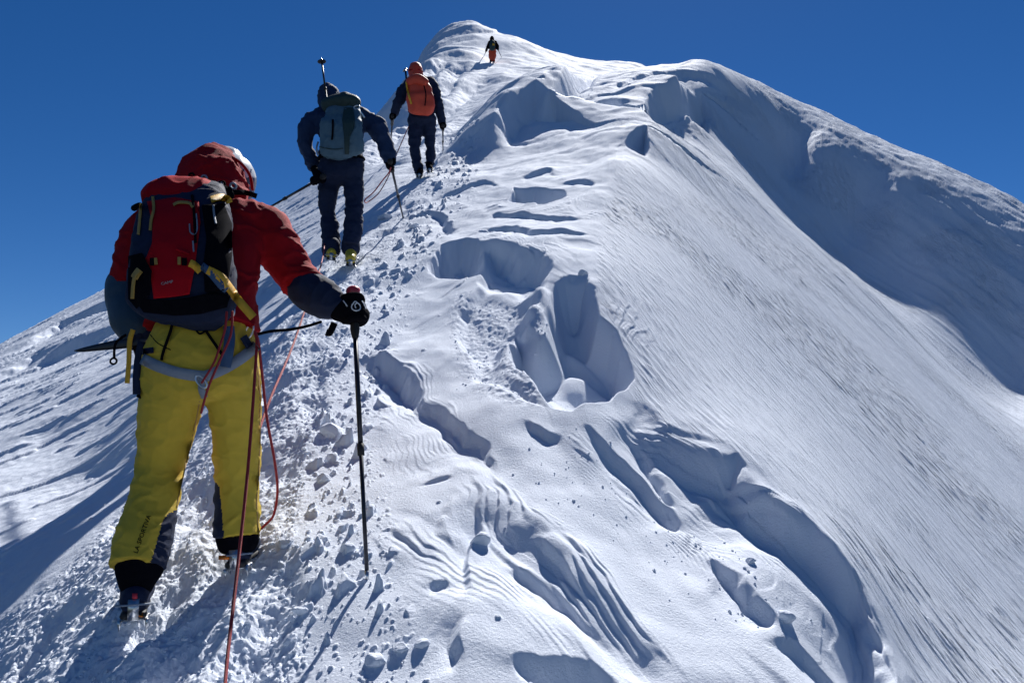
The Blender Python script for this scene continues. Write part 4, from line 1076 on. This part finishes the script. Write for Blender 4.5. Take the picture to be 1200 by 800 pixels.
boot(K3, P(492,200,d3), P(491,208,d3-.12), P(492,204,d3+.17), .052, M['black']); boot(K3, P(503,193,d3-.03), P(504,202,d3-.12), P(504,197,d3+.17), .052, M['black'])
pk = []
for (hx, hy, tx_, ty_, wx, wy) in ((460,137,457,180,461,133), (519,148,519,179,518,143)):
    tp_ = P(hx, hy, d3 + .1); q = snowpoint(tx_, ty_); a_ = (tp_ - q).normalized()
    put("glove", remesh(gripping_hand(P(wx, wy, d3 + .1), tp_, a_, .018, fr=.018, gap=.027), "glove", .009, 2), M['black'], K3); pk.append((tp_ + a_ * .07, q))
trekking_pole(*pk[0], "thin dark pole in the left hand of the climber with the orange-red rucksack", pm, s_=1.6, basket=False)
trekking_pole(*pk[1], "thin dark pole in the right hand of the climber with the orange-red rucksack", pm, s_=1.6, basket=False)
B3 = root("backpack", P(492, 130, d3 - .25), "orange-red rucksack with yellow strap on the third climber's back", "backpack")
bm = bmesh.new(); loft(bm, [L(493,131,d3-.2,16,.45), L(493,120,d3-.24,17,.5), L(491,106,d3-.22,16.5,.5), L(489,95,d3-.18,11,.5), L(487,90,d3-.15,7,.5)], power=2.6)
p3 = put("pack_body", remesh(bm, "p", .018, 2, folds=[(.025, 6, 1.3, 'n')]), M['orange'], B3); bv3 = bvh_of([p3])
put("side_strap", band_mesh([(476,96),(478,108),(482,122)], 2.2, .008, bv3, d3-.3, .01), M['webbing'], B3)
put("lid", (lambda b: remesh(b, "l", .016, 2))((lambda b: (loft(b, [L(480,96,d3-.28,6,.9), L(489,93,d3-.3,7,.9), L(498,97,d3-.28,6,.9)], side=(0,0,1)), b)[1])(bmesh.new())), M['orange'], B3)
put("buckle_strap", band_mesh([(496,98),(499,110),(498,124)], 1.3, .008, bv3, d3-.3, .008), M['black'], B3)
AX3 = root("ice_axe", P(477, 100, d3-.2), "small ice axe strapped upright beside the orange-red rucksack", "ice axe")
bm = bmesh.new(); cone(bm, P(479,118,d3-.25), P(475,82,d3-.22), .014, .014, 8); put("shaft", bm_mesh(bm, "x"), M['shaft'], AX3)
bm = bmesh.new(); loft(bm, [(*P(472.5,84,d3-.22),.008,.012), (*P(475,81,d3-.22),.014,.014), (*P(478,82.5,d3-.1),.006,.012)], side=(0,0,1), seg=8, n=3); put("head", bm_mesh(bm, "x"), M['steel'], AX3)
# ================================================================ fourth climber near the top
d4 = 36.8
g4 = snowpoint(577, 73); d4 = g4.y
K4 = root("person", g4, "tiny climber in a black jacket and red trousers just below the summit", "person", "climbers roped together on the ridge")
def L4(px, py, r, k=1.0, dd=0): return L(px, py, d4 + dd, r, k)
bm = bmesh.new()
loft(bm, [L4(576.5,59,3.0,.8), L4(576.5,52,3.2,.8,.1), L4(576.5,48,2,1,.15), L4(576.5,45,2.4,1,.2)])
loft(bm, [L4(575,60,1.8), L4(575,66,1.4), L4(575,72,1)]); loft(bm, [L4(578.5,60,1.8), L4(578.5,66,1.4), L4(578.5,72,1)])
loft(bm, [L4(574,50,1.3), L4(571,56,1.1), L4(569,61,1)]); loft(bm, [L4(579,50,1.3), L4(582,54,1.1), L4(583,58,1)])
put("body", remesh(bm, "b", .04, 1), M['skin'], K4)
bm = bmesh.new(); loft(bm, [L4(577,57,4.3,.7), L4(577,62,4.4,.7)]); loft(bm, [L4(575,61,2.9,1), L4(574.8,66,2.3,1), L4(575,71.5,1.9,1)]); loft(bm, [L4(579,61,2.9,1), L4(579,66,2.3,1), L4(578.5,71.5,1.9,1)])
put("trousers", remesh(bm, "t", .04, 1, folds=[(.03, 4, 2, 'n')]), M['orange'], K4)
bm = bmesh.new(); loft(bm, [L4(577,58,4.2,.75), L4(577,52,4.8,.75), L4(577,48.5,3.6,.8)]); loft(bm, [L4(574,50,2.4), L4(571.5,55,1.9), L4(569.5,60,1.5)]); loft(bm, [L4(580,50,2.4), L4(583,54,1.9), L4(583.5,58,1.5)])
put("jacket", remesh(bm, "j", .04, 1, folds=[(.03, 4, 2, 'n')]), M['black'], K4)
bm = bmesh.new(); loft(bm, [L4(576.5,47.5,2.6,1,.1), L4(576.5,45,2.7,1,.1), L4(576.5,43.8,2,1,.1)]); put("hat", remesh(bm, "h", .03, 1), M['black'], K4)
boot(K4, P(575,71.5,d4), P(575,74,d4-.1), P(575,73,d4+.2), .055, M['black']); boot(K4, P(578.5,71.5,d4), P(578.5,74,d4-.1), P(578.5,73,d4+.2), .055, M['black'])
B4 = root("backpack", P(577, 56, d4-.3), "dark rucksack with a pale yellow patch on the climber near the summit", "backpack")
bm = bmesh.new(); loft(bm, [L(577,58,d4-.28,3.4,.7), L(577,53,d4-.3,3.8,.7), L(577,49,d4-.25,2.8,.7)], power=2.6); p4 = put("pack_body", remesh(bm, "p", .03, 1), M['dark_green'], B4)
put("yellow_patch", patch_mesh([(577,51),(579.5,51),(579.5,53.5),(577,53.5)], .03, bvh_of([p4]), d4-.4, .02, step=1), M['webbing'], B4)
for (hx, hy, tx_, ty_, lb) in ((569.5,60.5,567.5,65,"thin pole on the left of the tiny climber below the summit"), (583.5,58,588,66,"thin pole on the right of the tiny climber below the summit")):
    trekking_pole(P(hx, hy, d4), snowpoint(tx_, ty_), lb, pm, s_=2.0, basket=False)
# ================================================================ ropes
def rope(pts, label, r=.0048, snow=0, name="rope"):
    q = []
    for p in pts:
        v = P(*p) if len(p) == 3 else snowpoint(*p) + Vector((0, 0, r * 1.2))
        q.append(v)
    rr_ = random.Random(len(label)); q = [v + Vector((rr_.uniform(-1, 1), 0, rr_.uniform(-1, 1))) * .0015 for v in q]
    o = put(name, bm_mesh(tube_mesh(q, r, 8, 12), "rope"), M['rope'], None)
    tag(o, label, "rope", "climbing rope linking the walkers"); return o
rope([(299,390,2.55),(301,400,2.53),(299,430,2.50),(295,490,2.44),(289,560,2.36),(281,640,2.26),(273,715,2.14),(266,780,2.02),(262,840,1.9),(256,960,1.7)], "red rope hanging straight down past the right knee and boot of the nearest climber")
rope([(298,388,2.58),(303,402,2.60),(307,440,2.66),(313,490,2.75),(322,540,2.86),(325,575,2.93),(321,603,2.96),(311,615,2.98),(300,624,2.98)], "red rope looping out beside the right yellow trouser leg")
rope([(303,505,2.95),(308,492,3.02),(320,460,3.2),(335,425,3.5),(347,395,3.8),(357,365,4.1),(366,345,4.4),(374,319,5.4),(379,297,6.3),(381,275,7.0),(384,215,7.05)], "red rope running from the nearest climber up to the climber with yellow boots", r=.0052)
rope([(458,196,6.90),(455,203,7.1),(448,212,7.5),(438,225,7.9),(428,234,8.1),(430,237,8.3),(444,226,8.8),(456,205,9.4),(466,178,10.2),(480,146,10.75)], "pinkish red rope sagging between the second and third climbers", r=.0062)
rope([(236,448,2.50),(250,425,2.47),(258,405,2.46),(264,385,2.45),(266,366,2.45)], "short red rope strand crossing the seat of the yellow trousers", r=.0038)
rope([(236,484,2.56),(240,465,2.50),(246,448,2.47),(258,420,2.45),(270,392,2.44),(272,365,2.45)], "longer rope strand dangling between the yellow trouser legs", r=.0038)
cd = put("leash_cord", bm_mesh(tube_mesh([P(300,392,2.62), P(318,388,2.68), P(340,386,2.74), P(360,382,2.8), P(376,377,2.84)], .0055, 8), "c"), M['black'], K1)
# ================================================================ loose blocks and crumbs of snow
def snow_block(px, py, w, h, label, seed, flat=.6, rotz=0.):
    p = snowpoint(px, py); d = p.y; w_ = w * d / FP / 2 * .85; h_ = h * d / FP / 2 * .75
    bm = bmesh.new(); bmesh.ops.create_icosphere(bm, subdivisions=4, radius=1)
    co = np.array([v.co[:] for v in bm.verts])
    # planed faces, like a broken crust
    r_ = np.random.RandomState(seed)
    for k in range(9):
        n = r_.randn(3); n /= np.linalg.norm(n); dd = r_.uniform(.55, .85); t = co @ n
        co = co - np.outer(np.clip(t - dd, 0, None), n)
    nrm = co / np.linalg.norm(co, axis=1)[:, None]
    co = co + nrm * (.06 * n3(co, 2.2, seed) + .03 * n3(co, 5, seed + 3))[:, None]
    ca, sa = math.cos(rotz), math.sin(rotz)
    for v, c_ in zip(bm.verts, co): v.co = Vector((p.x + (c_[0] * ca - c_[1] * sa) * w_, p.y + (c_[0] * sa + c_[1] * ca) * w_ * .8, p.z + h_ * .25 + c_[2] * h_))
    me = bm_mesh(bm, "snow_block"); me.transform(Matrix.Translation(-p)); me.materials.append(M_SNOW)
    me.polygons.foreach_set('use_smooth', np.ones(len(me.polygons), dtype=bool))
    o = bpy.data.objects.new("snow_block", me); o.location = p; link(o); tag(o, label, "snow block", "loose blocks of snow on the ridge"); return o
for i, a in enumerate([(563,634,30,24,"pale chunk of snow standing alone in the middle of the lower wind ripples"),
          (919,724,30,20,"rounded snow lump perched on the edge of the long blue shadow"),
          (390,504,38,30,"large crumbled snow block right of the track, left of the pole shaft"),
          (378,563,22,22,"snow chunk on the track border below the large crumbled block"),
          (334,640,24,18,"rounded snow lump beside the right boot of the nearest climber"),
          (440,776,30,24,"broad snow lump at the bottom edge of the photo, below the pole tip"),
          (494,756,22,18,"pointed snow lump at the bottom, right of the broad one"),
          (468,762,26,18,"flat snow slab between two lumps at the bottom of the photo"),
          (407,655,24,22,"snow lump just left of the planted pole's tip"),
          (352,722,22,14,"low snow chunk lying below the wind-rippled slab left of the pole shadow"),
          (452,257,26,14,"dark-sided snow lump at the foot of the second climber's pole"),
          (485,268,16,12,"small snow lump right of the second climber's pole tip"),
          (683,322,16,14,"ice lump on the upper rim of the deep dark hollow"),
          (880,663,16,12,"small lump of snow on the ledge above the long blue shadow"),
          (205,563,14,10,"small crumb of snow left of the yellow knee")]):
    snow_block(a[0], a[1], a[2], a[3], a[4], 100 + i, rotz=i * .7)
rr = np.random.RandomState(12); bm = bmesh.new(); nC = 0
base = []
for k in range(8):
    b_ = bmesh.new(); bmesh.ops.create_icosphere(b_, subdivisions=1, radius=1)
    co = np.array([v.co[:] for v in b_.verts]); co *= (1 + .35 * rr.randn(len(co), 1).clip(-1, 1)); base.append((co, [[v.index for v in f.verts] for f in b_.faces])); b_.free()
vs, fs = [], []
def crumbs(n, fx, smin, smax):
    global vs, fs
    for _ in range(n):
        px, py = fx(); p = snowpoint(px, py); s_ = smin * (smax / smin) ** (rr.rand() ** 2.2)
        co, f_ = base[rr.randint(8)]; th = rr.rand() * 6.28; ca, sa = math.cos(th), math.sin(th)
        sc = s_ * (.7 + .6 * rr.rand(3)); q = co * sc; q = np.stack([q[:, 0] * ca - q[:, 1] * sa, q[:, 0] * sa + q[:, 1] * ca, q[:, 2] * .8], 1) + np.array([p.x, p.y, p.z + s_ * .25])
        k = len(vs); vs += q.tolist(); fs += [[i + k for i in ff] for ff in f_]
tl_ = np.array(sorted(trailL, key=lambda p: p[1])); tr_ = np.array(sorted(clodR, key=lambda p: p[1])); tc_ = np.array(sorted(trailR, key=lambda p: p[1]))
def in_track():
    py = 180 + 640 * rr.rand() ** .8; l, r = np.interp(py, tl_[:, 1], tl_[:, 0]), np.interp(py, tc_[:, 1], tc_[:, 0]); return l + (r - l) * rr.rand(), py
def in_clod():
    py = 180 + 640 * rr.rand() ** .8; l, r = np.interp(py, tc_[:, 1], tc_[:, 0]), np.interp(py, tr_[:, 1], tr_[:, 0]); return l - 20 + (r - l + 30) * rr.rand(), py
crumbs(2600, in_track, .003, .013); crumbs(160, lambda: (530 + 120 * rr.rand(), 345 + 120 * rr.rand()), .003, .009)
crumbs(110, lambda: (700 + 220 * rr.rand(), 0 + 0) if False else ((lambda t: (640 + 250 * t + 40 * rr.randn(), 520 + 200 * t + 20 * rr.randn()))(rr.rand())), .003, .008)
me = bpy.data.meshes.new("crumbs"); me.from_pydata(vs, [], fs); me.update(); me.materials.append(M_SNOW)
o = bpy.data.objects.new("snow_crumbs", me); link(o); tag(o, kind='stuff')
tag(o, "loose crumbs of kicked-up snow scattered over the trodden track", "snow crumbs")
